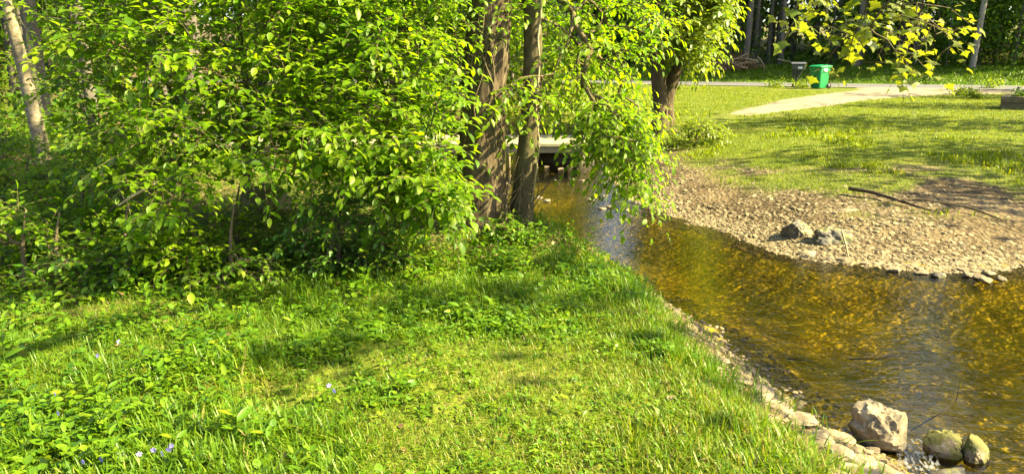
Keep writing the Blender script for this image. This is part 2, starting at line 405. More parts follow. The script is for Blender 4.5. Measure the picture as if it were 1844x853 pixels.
def ground_mat():
    m, n, out = nmat('ground soil and turf'); v = objvec(n)
    at_ = N(n, 'ShaderNodeAttribute', attribute_name='mask'); sp = N(n, 'ShaderNodeSeparateColor'); n.links.new(at_.outputs['Color'], sp.inputs[0])
    f1 = noise_tex(n, 1.1, 6, v); f2 = noise_tex(n, 9, 6, v, .7); f3 = noise_tex(n, 45, 4, v, .7)
    turf = ramp(n, ((.25, (.052, .078, .007)), (.5, (.098, .120, .010)), (.75, (.16, .145, .035))), f1)
    turf = mixc(n, .55, turf, ramp(n, ((.3, (.5, .55, .5)), (.7, (1.15, 1.1, 1.0))), f2), 'MULTIPLY')
    vo = N(n, 'ShaderNodeTexVoronoi'); vo.inputs['Scale'].default_value = 22; n.links.new(v, vo.inputs['Vector'])
    vo2 = N(n, 'ShaderNodeTexVoronoi'); vo2.inputs['Scale'].default_value = 7; n.links.new(v, vo2.inputs['Vector'])
    s1 = N(n, 'ShaderNodeSeparateColor'); n.links.new(vo.outputs['Color'], s1.inputs[0])
    gv = ramp(n, ((0, (.04, .027, .011)), (.5, (.085, .06, .027)), (1, (.16, .12, .06))), s1.outputs[0])
    gv = mixc(n, .6, gv, ramp(n, ((.1, (1, 1, 1)), (.6, (.35, .3, .25))), vo.outputs['Distance']), 'MULTIPLY')
    gv = mixc(n, ramp(n, ((.45, (0, 0, 0)), (.7, (.7, .7, .7))), f1), gv, (.19, .135, .07))
    s2 = N(n, 'ShaderNodeSeparateColor'); n.links.new(vo2.outputs['Color'], s2.inputs[0])
    bedc = ramp(n, ((0, (.24, .18, .012)), (.5, (.32, .25, .016)), (1, (.40, .32, .032))), s2.outputs[0])
    bedc = mixc(n, .7, bedc, ramp(n, ((.35, (.30, .40, .2)), (.65, (1.2, 1.1, .8))), f1), 'MULTIPLY')
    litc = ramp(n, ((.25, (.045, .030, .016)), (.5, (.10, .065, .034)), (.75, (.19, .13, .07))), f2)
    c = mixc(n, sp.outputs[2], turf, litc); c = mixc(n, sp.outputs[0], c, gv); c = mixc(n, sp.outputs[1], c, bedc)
    p = N(n, 'ShaderNodeBsdfPrincipled'); p.inputs['Roughness'].default_value = .92; p.inputs['Specular IOR Level'].default_value = .15
    n.links.new(c, p.inputs['Base Color'])
    hm = N(n, 'ShaderNodeMath', operation='ADD'); n.links.new(f2, hm.inputs[0]); n.links.new(vo.outputs['Distance'], hm.inputs[1])
    n.links.new(bump(n, hm.outputs[0], .7, .03), p.inputs['Normal']); n.links.new(p.outputs[0], out.inputs[0]); return m
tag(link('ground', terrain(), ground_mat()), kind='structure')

def water_mat():
    m, n, out = nmat('clear amber stream water'); v = objvec(n)
    r1 = N(n, 'ShaderNodeTexNoise'); r1.inputs['Scale'].default_value = 5; r1.inputs['Detail'].default_value = 3
    mp = N(n, 'ShaderNodeMapping'); mp.inputs['Scale'].default_value = (1.6, 4.2, 1); mp.inputs['Rotation'].default_value = (0, 0, R(25)); n.links.new(v, mp.inputs[0]); n.links.new(mp.outputs[0], r1.inputs['Vector'])
    r2 = N(n, 'ShaderNodeTexNoise'); r2.inputs['Scale'].default_value = 17; r2.inputs['Detail'].default_value = 2; n.links.new(mp.outputs[0], r2.inputs['Vector'])
    ad = N(n, 'ShaderNodeMath', operation='MULTIPLY_ADD'); n.links.new(r2.outputs['Fac'], ad.inputs[0]); ad.inputs[1].default_value = .25; n.links.new(r1.outputs['Fac'], ad.inputs[2])
    nb = bump(n, ad.outputs[0], .20, .03)
    tr = N(n, 'ShaderNodeBsdfTransparent'); tr.inputs[0].default_value = (.93, .84, .47, 1)
    gl = N(n, 'ShaderNodeBsdfGlossy'); gl.inputs['Roughness'].default_value = .02; gl.inputs['Color'].default_value = (1, 1, 1, 1); n.links.new(nb, gl.inputs['Normal'])
    fr = N(n, 'ShaderNodeFresnel'); fr.inputs['IOR'].default_value = 1.33; n.links.new(nb, fr.inputs['Normal'])
    mx = N(n, 'ShaderNodeMixShader'); n.links.new(fr.outputs[0], mx.inputs[0]); n.links.new(tr.outputs[0], mx.inputs[1]); n.links.new(gl.outputs[0], mx.inputs[2])
    n.links.new(mx.outputs[0], out.inputs[0]); return m
M_WATER = water_mat()
def sheet(x0, x1, y0, y1, nx, ny, zf):
    X, Y = np.meshgrid(np.linspace(x0, x1, nx), np.linspace(y0, y1, ny)); x, y = X.ravel(), Y.ravel()
    i = np.arange(nx*ny).reshape(ny, nx)
    return np.stack([x, y, zf(x, y)], 1), [np.stack([i[:-1, :-1], i[:-1, 1:], i[1:, 1:], i[1:, :-1]], -1).reshape(-1, 4)]
def ribbon(P0, P1, k):                     # sheet between two polylines
    P0, P1 = np.array(P0), np.array(P1); n = len(P0); t = np.linspace(0, 1, k)[None, :, None]
    V = P0[:, None]*(1-t)+P1[:, None]*t; i = np.arange(n*k).reshape(n, k)
    return V.reshape(-1, 2), [np.stack([i[:-1, :-1], i[:-1, 1:], i[1:, 1:], i[1:, :-1]], -1).reshape(-1, 4)]
def resample(P, n):
    P = np.array(P, float); L = np.concatenate([[0], np.cumsum(np.linalg.norm(np.diff(P, axis=0), axis=1))]); s = np.linspace(0, L[-1], n)
    return np.stack([np.interp(s, L, P[:, k]) for k in range(P.shape[1])], 1)
# the water follows the stream; its edges run under the banks
def grown(P, side):
    P = resample(P, 120); T = np.gradient(P, axis=0); T /= np.linalg.norm(T, axis=1)[:, None]
    return P+side*.45*np.stack([-T[:, 1], T[:, 0]], 1)
VV, WF = ribbon(grown(LW, 1), grown(RW, -1), 14)
rip = (vn(VV[:, 0], VV[:, 1], .4, 3)-.5)*.004
tag(link('water', mesh('water', np.column_stack([VV, ZW+rip]), WF), M_WATER), kind='structure')

# road and driveway
xr = np.linspace(-70, 90, 161); RV = []; RF = []
def strip(y0, y1, dz, k=4):
    yy = np.linspace(0, 1, k); V = [(x, roady(x)+y0+(y1-y0)*t, .10+dz) for x in xr for t in yy]; i = np.arange(len(xr)*k).reshape(-1, k)
    return np.array(V), [np.stack([i[:-1, :-1], i[1:, :-1], i[1:, 1:], i[:-1, 1:]], -1).reshape(-1, 4)]
V, F = strip(ROAD_N, ROAD_F, .03); tag(link('road', mesh('road', V, F), M_ASPH), kind='structure')
for a, b in ((ROAD_N+.12, ROAD_N+.24), (ROAD_F-.24, ROAD_F-.12)):
    V, F = strip(a, b, .036, 2); tag(link('road_marking', mesh('road_marking', V, F), M_PAINT), kind='structure')
def driveway():
    cl = resample([(20.0, 34.0), (17.2, 31.6), (13.5, 29.0), (10.4, 25.6), (8.2, 22.4), (6.6, 20.4), (5.2, 19.0)], 240)
    T = np.gradient(cl, axis=0); T /= np.linalg.norm(T, axis=1)[:, None]; nr = np.stack([-T[:, 1], T[:, 0]], 1)
    s = np.linspace(0, 1, 240); wl = 1.3+4.2*np.exp(-s*6)-1.0*s*s*s; wr = 1.3+4.6*np.exp(-s*6)-1.0*s*s*s
    wl = wl+(fb(s*30, s*0, 1.0, 8)-.5)*.3+(fb(s*140, s*0, 1.0, 18)-.5)*.35; wr = wr+(fb(s*30, s*0+9, 1.0, 8)-.5)*.3+(fb(s*140, s*0+5, 1.0, 18)-.5)*.35
    P, F = ribbon(cl+nr*wl[:, None], cl-nr*wr[:, None], 14)
    P[:, 1] = np.minimum(P[:, 1], roady(P[:, 0])+ROAD_N-.01)
    t = np.tile(np.linspace(-1, 1, 14), 240)
    return mesh('driveway', np.column_stack([P, H(P[:, 0], P[:, 1])+.035-.06*np.abs(t)**6-.05*np.repeat(ss(.85, 1, s), 14)]), F)
def drive_mat():
    m, n, out = nmat('pale gravel drive'); v = objvec(n)
    f = noise_tex(n, 1.2, 6, v); g = noise_tex(n, 14, 6, v, .75)
    c = ramp(n, ((.3, (.16, .12, .068)), (.6, (.25, .20, .125))), f); h = noise_tex(n, 3.5, 5, objvec(n, (.35, 1.2, 1)), .6)
    c = mixc(n, .75, c, ramp(n, ((.3, (.35, .32, .26)), (.6, (1.1, 1.1, 1.1))), g), 'MULTIPLY'); c = mixc(n, ramp(n, ((.5, (0, 0, 0)), (.72, (.7, .7, .7))), h), c, (.10, .095, .035))
    p = N(n, 'ShaderNodeBsdfPrincipled'); p.inputs['Roughness'].default_value = .95; n.links.new(c, p.inputs['Base Color'])
    n.links.new(bump(n, g, .8, .03), p.inputs['Normal']); n.links.new(p.outputs[0], out.inputs[0]); return m
tag(link('driveway', driveway(), drive_mat()), kind='structure')

# ------------------------------------------------------------------ trees
def norm(v): return v/(np.linalg.norm(v, axis=-1, keepdims=True)+1e-9)
class Plant:
    """grows branches from a trunk towards target points, then twigs with leaves"""
    def __init__(s, trunk, tr, seed=0):
        s.r = np.random.default_rng(seed); T = np.array(trunk, float)
        L = np.linalg.norm(np.diff(T, axis=0), axis=1).sum(); n = max(6, int(L/.12))
        # smooth the trunk line
        q = resample(T, n)
        for _ in range(3): q[1:-1] = (q[:-2]+2*q[1:-1]+q[2:])/4
        s.tp = q; s.trad = resample(np.array(tr, float)[:, None] if np.ndim(tr) == 1 else tr, n)[:, 0]
        s.pos = [p for p in q]; s.par = [-1]+list(range(n-1)); s.plen = list(np.linspace(0, L*.4, n)); s.nt = n; s.chains = []
    def grow(s, targets, step=.14, sag=.15, wob=.05, from_frac=.25, pen=.35):
        T = np.asarray(targets, float); i0 = int(s.nt*from_frac)
        d = np.min(np.linalg.norm(T[:, None]-s.tp[None, i0:], axis=2), axis=1)
        for k in np.argsort(d):
            t = T[k]; P = np.array(s.pos); D = np.linalg.norm(P-t, axis=1)+pen*np.array(s.plen)
            D += .5*np.clip(P[:, 2]-t[2], 0, 5)*0
            D[:i0] += 5; b = int(np.argmin(D)); p0 = P[b]; L = np.linalg.norm(t-p0)
            if L < .05: continue
            n = max(2, int(math.ceil(L/step)))
            if s.par[b] >= 0: din = norm(P[b]-P[s.par[b]])
            else: din = np.array([0, 0, 1.0])
            u = norm(t-p0); m1 = norm(u*1.0+.45*din+np.array([0, 0, .35]))*L; m2 = norm(u+np.array([0, 0, -sag*2]))*L
            tt = np.linspace(0, 1, n+1)[1:, None]; h00 = 2*tt**3-3*tt**2+1; h10 = tt**3-2*tt**2+tt; h01 = -2*tt**3+3*tt**2; h11 = tt**3-tt**2
            C = h00*p0+h10*m1+h01*t+h11*m2; C += s.r.normal(0, wob, C.shape)*step*(1-tt)
            ids = [b]
            for c in C:
                s.pos.append(c); s.par.append(ids[-1]); s.plen.append(s.plen[ids[-1]]+step); ids.append(len(s.pos)-1)
            s.chains.append(ids)
        return s
    def radii(s, tip=.0035, ex=.42):
        n = len(s.pos); cnt = np.zeros(n)
        for ids in s.chains: cnt[ids[-1]] += 1
        for i in range(n-1, -1, -1):
            if s.par[i] >= 0: cnt[s.par[i]] += cnt[i]
        s.rad = tip*np.maximum(cnt, 1)**ex; return s.rad
    def branches(s, seg=5, tip=.0035, ex=.42, mx=.09):
        s.radii(tip, ex); mb = MB(); P = np.array(s.pos)
        for ids in s.chains:
            r = np.minimum(s.rad[ids], mx); r[0] = min(r[0], r[1]*1.35); mb.tube(P[ids], r, 7 if r.max() > .02 else seg)
        return mb
    def twigs(s, mb, per=5, ln=(.18, .45), leaf=LEAF, size=(.06, .09), gap=.045, droop=.3, frac=.45, tw=.0018, up=(0, 0, 1), sunw=.7, nseg=4):
        """adds twigs to mb, returns leaf scatter data"""
        r = s.r; P = np.array(s.pos); LP, LD, LZ, LS, LT = [], [], [], [], []
        for ids in s.chains:
            m = len(ids); C = P[ids]; k0 = int(m*(1-frac)); tree_t = r.uniform(.15, .85)
            for q in range(per):
                e = r.integers(max(1, k0), m) if q else m-1
                base = C[e]; dirc = norm(C[e]-C[max(e-1, 0)])
                sd = r.normal(0, 1, 3); sd[2] *= .35
                d = norm(dirc*(1.0 if q == 0 else .65)+norm(sd)*(.25 if q == 0 else .9)+np.array([0, 0, .12])); L = r.uniform(*ln)
                tt = np.linspace(0, 1, nseg+1)[:, None]; W = base+d*L*tt+np.array([0, 0, -droop*L])*tt**2
                mb.tube(W, np.linspace(tw*1.5, tw*.6, nseg+1), 3, cap=False)
                nl = max(2, int(L/gap)); f = (np.arange(nl)+.6)/nl; f = np.clip(f+r.normal(0, .03, nl), 0.05, 1)
                p = base+d*L*f[:, None]+np.array([0, 0, -droop*L])*(f**2)[:, None]
                tg = norm(d+np.array([0, 0, -2*droop])*f[:, None])
                side = norm(np.cross(tg, np.array([0, 0, 1.0])))*np.where(np.arange(nl) % 2, 1, -1)[:, None]
                yd = tg*.55+side*.85+np.array([0, 0, -.10])+r.normal(0, .25, (nl, 3))
                yd[-1] = tg[-1]+np.array([0, 0, -.3])
                zd = np.array([0, 0, 1.0])+np.array(SUN)*sunw+r.normal(0, .33, (nl, 3))
                LP.append(p); LD.append(yd); LZ.append(zd); LS.append(r.uniform(*size, nl)*(.75+.4*r.random())*(.65+.5*r.random(nl)))
                LT.append(np.clip(tree_t+r.normal(0, .23, nl)+(f-.6)*.25, 0, 1))
        LP, LD, LZ, LS, LT = map(np.concatenate, (LP, LD, LZ, LS, LT))
        wv = r.uniform(.85, 1.15, len(LS))
        return scatter(leaf[0], leaf[1], LP, LD, LZ, np.stack([LS*wv, LS, LS], 1), LT)
def crownmesh(parts): V, F, T = joinsc(parts); return mesh('crown', V, F, T)
def inpoly(pts, P):
    return inside(pts[:, 0], pts[:, 1], np.array(P, float))
def cloud(poly, n, y0, y1, seed, lo=0.05, yfun=None):
    """n points whose place in the photo lies in poly, y0..y1 metres away"""
    r = np.random.default_rng(seed); P = np.array(poly, float); o = []
    a, b = P.min(0), P.max(0)
    while len(o) < n:
        q = r.uniform(a, b, (n*2, 2)); q = q[inpoly(q, P)]
        yy = r.uniform(y0, y1, len(q))
        if yfun is not None: yy = yy+yfun(q[:, 0], q[:, 1])
        w_ = at(q[:, 0], q[:, 1], yy); w_ = w_[w_[:, 2] > lo]; o += list(w_)
    return np.array(o[:n])
def blob(n, c, rad, seed, shell=.35):
    r = np.random.default_rng(seed); d = norm(r.normal(0, 1, (n, 3))); k = (shell+(1-shell)*r.random(n))**.6
    return np.array(c)+d*k[:, None]*np.array(rad)

def tree(name, label, cat, base, trunk, tr, groups, mat_bark, mat_leaf, seg=18, bark=.06, flare=.0, seed=0, mxr=.09, group=None, bseg=5, from_frac=.25, merge=False):
    """groups: list of dicts(targets, grow kwargs, twig kwargs)"""
    base = np.array(base, float); t = empty(name, base, label, cat, group)
    p = Plant(np.array(trunk, float)-base, tr, seed); parts = []; n0 = 0; mbx = None
    for g in groups:
        p.grow(np.asarray(g['t'])-base, from_frac=g.get('ff', from_frac), **g.get('g', {}))
    mb = p.branches(bseg, mx=mxr); alln = p.chains; k = 0; i = 0
    for g in groups:
        # the chains are in order of growth; groups keep their own
        m = g['n_'] = len(g['t'])
    # chains may skip degenerate targets; split by count proportionally
    idx = 0
    for g in groups:
        p.chains = alln[idx:idx+g['n_']]; idx += g['n_']
        if p.chains and g.get('w') is not None: parts.append(p.twigs(mb, **g['w']))
    p.chains = alln
    tb = MB(); rad = p.trad.copy(); L = np.linspace(0, 1, len(rad))
    z = np.linalg.norm(p.tp-p.tp[0], axis=1); rad = rad*(1+flare*np.exp(-z/.18))
    nn = max(len(rad), int(z[-1]/.05)); tb.tube(resample(p.tp, nn), np.interp(np.linspace(0, 1, nn), L, rad), seg, bark=bark, sd=seed)
    if merge: tb.merge(mb)
    tb.build('trunk', mat_bark, t)
    if not merge: mb.build('branches', M_TWIG if mxr < .05 else mat_bark, t)
    if parts: link('crown', crownmesh(parts), mat_leaf, t)
    return t

def g3(px, py, z=0.0): return on(float(px), float(py), z)
def a3(px, py, y): return at(float(px), float(py), y)

# --- big understory tree that fills the left half
TW = dict(per=6, ln=(.22, .5), size=(.055, .092), gap=.042, droop=.2)
b = a3(452, 388, 7.4); b[2] = H(b[:1], b[1:2])[0]-.03
polyA = [(130, -260), (200, -330), (560, -330), (640, -60), (600, 120), (610, 300), (520, 330), (480, 300), (400, 300), (380, 345), (300, 380), (285, 430), (235, 425), (250, 330), (190, 300), (130, 260), (105, 190), (95, 120), (110, 0)]
yfA = lambda px, py: np.clip((np.asarray(py)-200)/250, -1.5, 1)*-.6
tA = np.vstack([cloud(polyA, 480, 5.0, 7.6, 1, .45, yfA), blob(50, (b[0], b[1]+.4, 3.6), (2.2, 1.6, .8), 3)])
tree('understory_tree', 'broad bright green understory tree with drooping leaf sprays, thin trunk beside the pale stone', 'tree', b,
     [b, b+(-.02, 0, .5), b+(.06, .05, 1.1), b+(0, .1, 1.9), b+(.1, .1, 2.9)], (.045, .038, .034, .026, .012),
     [dict(t=tA, g=dict(sag=.25), w=TW)], M_BARK2, M_BUSH, 12, .05, .3, 21, .03)
# --- its neighbour whose boughs cascade in front of the thick trunk
b = a3(722, 415, 6.9); b[2] = H(b[:1], b[1:2])[0]-.03
polyB = [(580, -120), (810, -120), (820, -20), (790, 30), (785, 130), (805, 200), (800, 290), (810, 350), (815, 380), (780, 375), (730, 340), (660, 330), (560, 310), (520, 200), (540, 60)]
yfB = lambda px, py: -.7*np.clip((np.asarray(py)-150)/250, -1, 1)
tB = np.vstack([cloud(polyB, 310, 5.4, 7.2, 2, .25, yfB), cloud([(640, 290), (760, 310), (815, 360), (825, 395), (780, 380), (700, 335)], 30, 5.3, 6.0, 7, .25)])
tree('understory_tree', 'green leafy understory tree whose boughs cascade to the ground left of the thick trunk', 'tree', b,
     [b, b+(-.06, 0, .5), b+(-.12, .05, 1.2), b+(-.25, .1, 2.0), b+(-.2, .1, 2.8)], (.06, .05, .042, .03, .014),
     [dict(t=tB, g=dict(sag=.3), w=TW)], M_BARK, M_BUSH, 12, .08, .3, 22, .035)

# --- thick trunk
b = a3(868, 425, 6.75); b[2] = H(b[:1], b[1:2])[0]-.06
def tl(pts, y): return [a3(x, yy, y+dy) for x, yy, dy in pts]
trk = [b]+tl([(864, 395, 0), (866, 330, 0), (868, 250, .02), (872, 150, .03), (878, 60, .05), (884, -20, .06), (890, -200, .1)], 6.75)
trk += [trk[-1]+np.array((.15, .1, 1.5)), trk[-1]+np.array((.1, .2, 3.5)), trk[-1]+np.array((.3, .2, 6.0))]
tr1 = (.23, .19, .165, .155, .145, .135, .125, .12, .10, .07, .03)
c1 = blob(110, trk[-2]+np.array((0, .5, .3)), (2.3, 2.3, 2.2), 31)
ivy = cloud([(790, -60), (905, -60), (905, 60), (880, 130), (870, 190), (800, 190), (780, 60)], 26, 6.3, 6.7, 34, .5)
tree('tree', 'thick rough barked tree with vines, standing on the bank left of the slim trunk', 'tree', b, trk, tr1,
     [dict(t=c1, ff=.55, w=dict(per=7, ln=(.4, .9), size=(.10, .16), gap=.09, droop=.3, frac=.5)),
      dict(t=ivy, ff=.1, g=dict(pen=0), w=dict(per=4, ln=(.12, .3), size=(.05, .08), gap=.05, droop=.35))], M_BARK, M_BUSH, 40, .17, .5, 31, .07)
# --- slim trunk with low sprays over the water
b = a3(934, 432, 6.9); b[2] = H(b[:1], b[1:2])[0]-.06
trk = [b]+tl([(938, 400, 0), (943, 340, 0), (950, 270, .02), (956, 200, .05), (960, 120, .08), (959, 0, .1), (958, -150, .12)], 6.9)
trk += [trk[-1]+np.array((.1, .1, 1.2)), trk[-1]+np.array((.1, .2, 3.0)), trk[-1]+np.array((0, .2, 4.5))]
tr2 = (.105, .09, .085, .082, .075, .062, .058, .055, .045, .03, .015)
polyC = [(885, -150), (1180, -200), (1195, 40), (1130, 120), (1155, 200), (1170, 250), (1165, 330), (1150, 365), (1145, 340), (1110, 300), (1075, 235), (1000, 175), (920, 130), (900, 60)]
tC = np.vstack([cloud(polyC, 190, 6.6, 9.2, 4, .0), cloud([(1040, 180), (1150, 190), (1165, 290), (1155, 365), (1135, 345), (1115, 310), (1075, 240)], 85, 6.4, 7.6, 5, .0), cloud([(1010, 195), (1070, 225), (1075, 275), (1045, 262)], 9, 6.6, 7.3, 9, .0), cloud([(905, 130), (985, 140), (1000, 200), (950, 235), (905, 200)], 10, 6.4, 6.8, 8, .3)])
c2 = blob(60, trk[-2]+np.array((.2, .2, .3)), (1.7, 1.7, 1.8), 32)
tree('tree', 'slim olive barked tree with a knot, its leafy boughs hanging over the water', 'tree', b, trk, tr2,
     [dict(t=tC, ff=.3, g=dict(sag=.3, pen=.25), w=dict(per=5, ln=(.2, .42), size=(.06, .095), gap=.05, droop=.4)),
      dict(t=c2, ff=.6, w=dict(per=6, ln=(.4, .8), size=(.10, .16), gap=.09, droop=.3, frac=.5))], M_BARK2, M_BUSH, 28, .05, .55, 32, .035)

# --- pair of trunks on the far bank
for nm, lb, bx, top, rad, sd in (('tree', 'dark trunked tree on the far bank, upright left trunk of the leafy pair', 1190, (1176, 0), .17, 41), ('tree', 'dark trunked tree on the far bank, leaning right trunk of the leafy pair', 1203, (1262, 0), .15, 43)):
    b = a3(bx, 215, 17.0+(sd-41)*.15); b[2] = H(b[:1], b[1:2])[0]-.05; y = b[1]
    q = [b, a3(bx-2, 170, y), a3((bx+top[0])/2, 90, y), a3(top[0], 0, y), a3(top[0]+(-8 if sd == 41 else 30), -150, y), a3(top[0], -330, y)]
    pl = [(1165, -25), (1300, -60), (1310, 20), (1285, 60), (1275, 110), (1235, 110), (1185, 85), (1165, 70), (1160, 40)] if sd == 41 else [(1245, -200), (1340, -200), (1305, 20), (1275, 70), (1255, 120), (1225, 110), (1210, 80)]
    tree(nm, lb, 'tree', b, q, (rad*1.15, rad, rad*.85, rad*.7, rad*.5, .03),
         [dict(t=cloud(pl, 130, y-2.2, y+1.6, sd, .6), ff=.2, w=dict(per=7, ln=(.3, .7), size=(.11, .17), gap=.075, droop=.3)),
          dict(t=blob(40, q[-1], (2.0, 2.0, 1.8), sd), ff=.5, w=dict(per=6, ln=(.5, .9), size=(.14, .2), gap=.12, droop=.3))], M_BARK, M_YEL, 18, .12, .3, sd, .06)

# --- pale trunk at the far left
b = a3(82, 300, 10.8); b[2] = H(b[:1], b[1:2])[0]-.05; y = b[1]
q = [b]+[a3(x, yy, y) for x, yy in ((72, 250), (58, 195), (44, 130), (26, 60), (10, 0), (-25, -150), (-40, -400))]
tree('tree', 'pale mottled trunk leaning left behind the understory leaves', 'tree', b, q, (.105, .09, .084, .08, .077, .074, .06, .03),
     [dict(t=np.vstack([cloud([(-250, -250), (150, -250), (160, 10), (60, 60), (-100, 40)], 40, 9.5, 12, 51, .6), blob(70, q[-1], (2.4, 2.4, 2), 52)]), ff=.55, w=dict(per=6, ln=(.3, .7), size=(.08, .13), gap=.075, droop=.3))], M_PALE, M_BUSH, 20, .05, .3, 51, .05)

# --- maple behind the photographer, one limb reaches over the water
b = np.array((1.0, -1.6, 0.0)); b[2] = H(b[:1], b[1:2])[0]-.05
q = [b, b+(0, .1, 1.5), b+(.2, .2, 3.0), b+(.5, .6, 4.2), b+(1.0, 1.9, 5.0), (2.4, 3.2, 4.2), (2.9, 4.6, 3.2)]
tM = (cloud([(1395, -120), (1700, -130), (1735, 60), (1690, 120), (1620, 130), (1560, 80), (1500, 100), (1480, 130), (1440, 60)], 46, 5.0, 6.3, 61, 1.2))
tS = np.vstack([blob(15, (2.5, 3.9, 4.6), (1.5, .5, .3), 62), blob(15, (4.9, 3.65, 4.6), (1.2, .28, .3), 63), blob(6, (4.3, 2.8, 4.6), (.6, .2, .2), 64)])  # unseen high boughs, added to cast shade bands on the near bank
tree('maple_tree', 'maple limb with pale lobed leaves reaching over the stream towards the road', 'tree', b, q, (.2, .18, .16, .12, .07, .03, .012),
     [dict(t=tS, ff=.5, g=dict(sag=.1, pen=.2), w=dict(per=6, ln=(.2, .5), leaf=MAPLE, size=(.07, .12), gap=.08, droop=.2)),
      dict(t=tM, ff=.75, g=dict(sag=.3, wob=.12, pen=.2), w=dict(per=4, ln=(.12, .30), leaf=MAPLE, size=(.058, .105), gap=.06, droop=.25, frac=.35))], M_BARK2, M_SYC, 16, .06, .4, 61, .03, merge=True)

# --- low shrubs
def shrub(name, label, cat, px, py, y, poly, n, y0, y1, mat, seed, tw, group=None, stems=3, lo=.03):
    b = a3(px, py, y); b[2] = H(b[:1], b[1:2])[0]-.03
    return tree(name, label, cat, b, [b, b+(.02, 0, .15), b+(-.02, .02, .35), b+(.05, .05, .6)], (.022, .018, .014, .006),
                [dict(t=cloud(poly, n, y0, y1, seed, b[2]+lo), ff=.1, g=dict(sag=.1, pen=.1), w=tw)], M_TWIG, mat, 8, .0, .2, seed, .014, group)
shrub('shrub', 'low dark glossy shrub with paired leaves in front of the undergrowth gap', 'shrub', 610, 470, 5.6,
      [(505, 440), (530, 370), (600, 345), (680, 370), (705, 430), (690, 475), (600, 480)], 60, 5.2, 6.0, M_BLUE, 71, dict(per=5, ln=(.15, .32), size=(.04, .058), gap=.03, droop=.15, leaf=LEAF))
shrub('shrub', 'fine leaved low shrub under the thin trunk beside the pale stone', 'shrub', 430, 470, 6.0,
      [(330, 450), (370, 395), (470, 390), (520, 420), (500, 470), (380, 480)], 45, 5.6, 6.4, M_BUSH, 72, dict(per=5, ln=(.15, .3), size=(.03, .045), gap=.03, droop=.1, leaf=LEAF_R))
shrub('shrub', 'bright leafy shrub at the left edge beside the bare leaning stem', 'shrub', 45, 500, 5.0,
      [(-60, 380), (40, 370), (110, 420), (120, 480), (60, 540), (-60, 540)], 45, 4.8, 5.6, M_BUSH, 73, dict(per=5, ln=(.15, .3), size=(.05, .075), gap=.04, droop=.2))
shrub('shrub', 'loose yellow green shrub behind the bridge seen between the two trunks', 'shrub', 1000, 225, 20.0,
      [(870, -30), (1040, -30), (1050, 60), (1060, 170), (1030, 235), (900, 240), (870, 100)], 130, 17.5, 21.5, M_YEL, 74, dict(per=6, ln=(.4, .9), size=(.10, .16), gap=.09, droop=.3), lo=.4)
shrub('shrub', 'rounded weedy shrub beneath the dark twin trunks on the far bank', 'shrub', 1255, 235, 15.4,
      [(1185, 262), (1200, 232), (1250, 212), (1300, 222), (1310, 248), (1250, 268)], 55, 14.6, 16.2, M_YEL, 75, dict(per=6, ln=(.2, .45), size=(.06, .1), gap=.05, droop=.2))
shrub('shrub', 'pale sapling at the far edge of the woods right of the utility pole', 'shrub', 1822, 128, 43.5,
      [(1800, 120), (1805, 85), (1830, 68), (1844, 90), (1840, 122)], 14, 43, 44.2, M_YEL, 76, dict(per=5, ln=(.4, .8), size=(.16, .24), gap=.15, droop=.2))
for i, (px, py, y, dx, dyp, lb) in enumerate(((205, 330, 9.5, 110, 110, 'shadowed leafy undergrowth shrub below the pale leaning trunk'), (330, 340, 11.0, 130, 80, 'shadowed undergrowth shrub deep behind the drooping sprays'), (60, 390, 7.6, 120, 90, 'dark undergrowth shrub at the left edge under the pale trunk'), (640, 330, 12.5, 90, 80, 'shadowed shrub on the gravel behind the cascading boughs'), (160, 430, 6.6, 150, 70, 'leafy green thicket on the bank left of the drooping twig'), (280, 470, 5.9, 100, 50, 'low leafy thicket in front of the undergrowth gap, left of the fine leaved shrub'), (0, 330, 8.6, 130, 110, 'leafy thicket at the left edge behind the bare leaning stem'), (-40, 200, 12.0, 160, 150, 'tall green thicket behind the pale leaning trunk'))):
    shrub('shrub', lb, 'shrub', px, py+40, y, [(px-dx, py+50), (px-dx*.8, py-dyp*.4), (px, py-dyp), (px+dx*.8, py-dyp*.4), (px+dx, py+50)], 60, y-1.0, y+1.2, M_BUSH, 77+i, dict(per=6, ln=(.2, .5), size=(.055, .09), gap=.045, droop=.15))

for i, (px, py, y, dx, dyp, lb) in enumerate(((230, 480, 5.2, 90, 55, 'bright leafy weed thicket in the sun before the dark hollow'), (420, 500, 5.1, 90, 50, 'spreading leafy weed thicket in front of the fine leaved shrub'), (690, 480, 5.6, 80, 50, 'leafy weed thicket under the cascading boughs by the trunks'), (910, 445, 6.5, 70, 60, 'leafy sprouts crowding the foot of the two trunks'), (110, 520, 4.9, 80, 60, 'yellow green weed thicket near the violet flowers'))):
    shrub('weed_thicket', lb, 'weeds', px, py+25, y, [(px-dx, py+30), (px-dx*.8, py-dyp*.3), (px, py-dyp), (px+dx*.8, py-dyp*.3), (px+dx, py+30)], 34, y-.35, y+.35, M_HERB, 90+i, dict(per=5, ln=(.1, .24), size=(.045, .075), gap=.035, droop=.1))
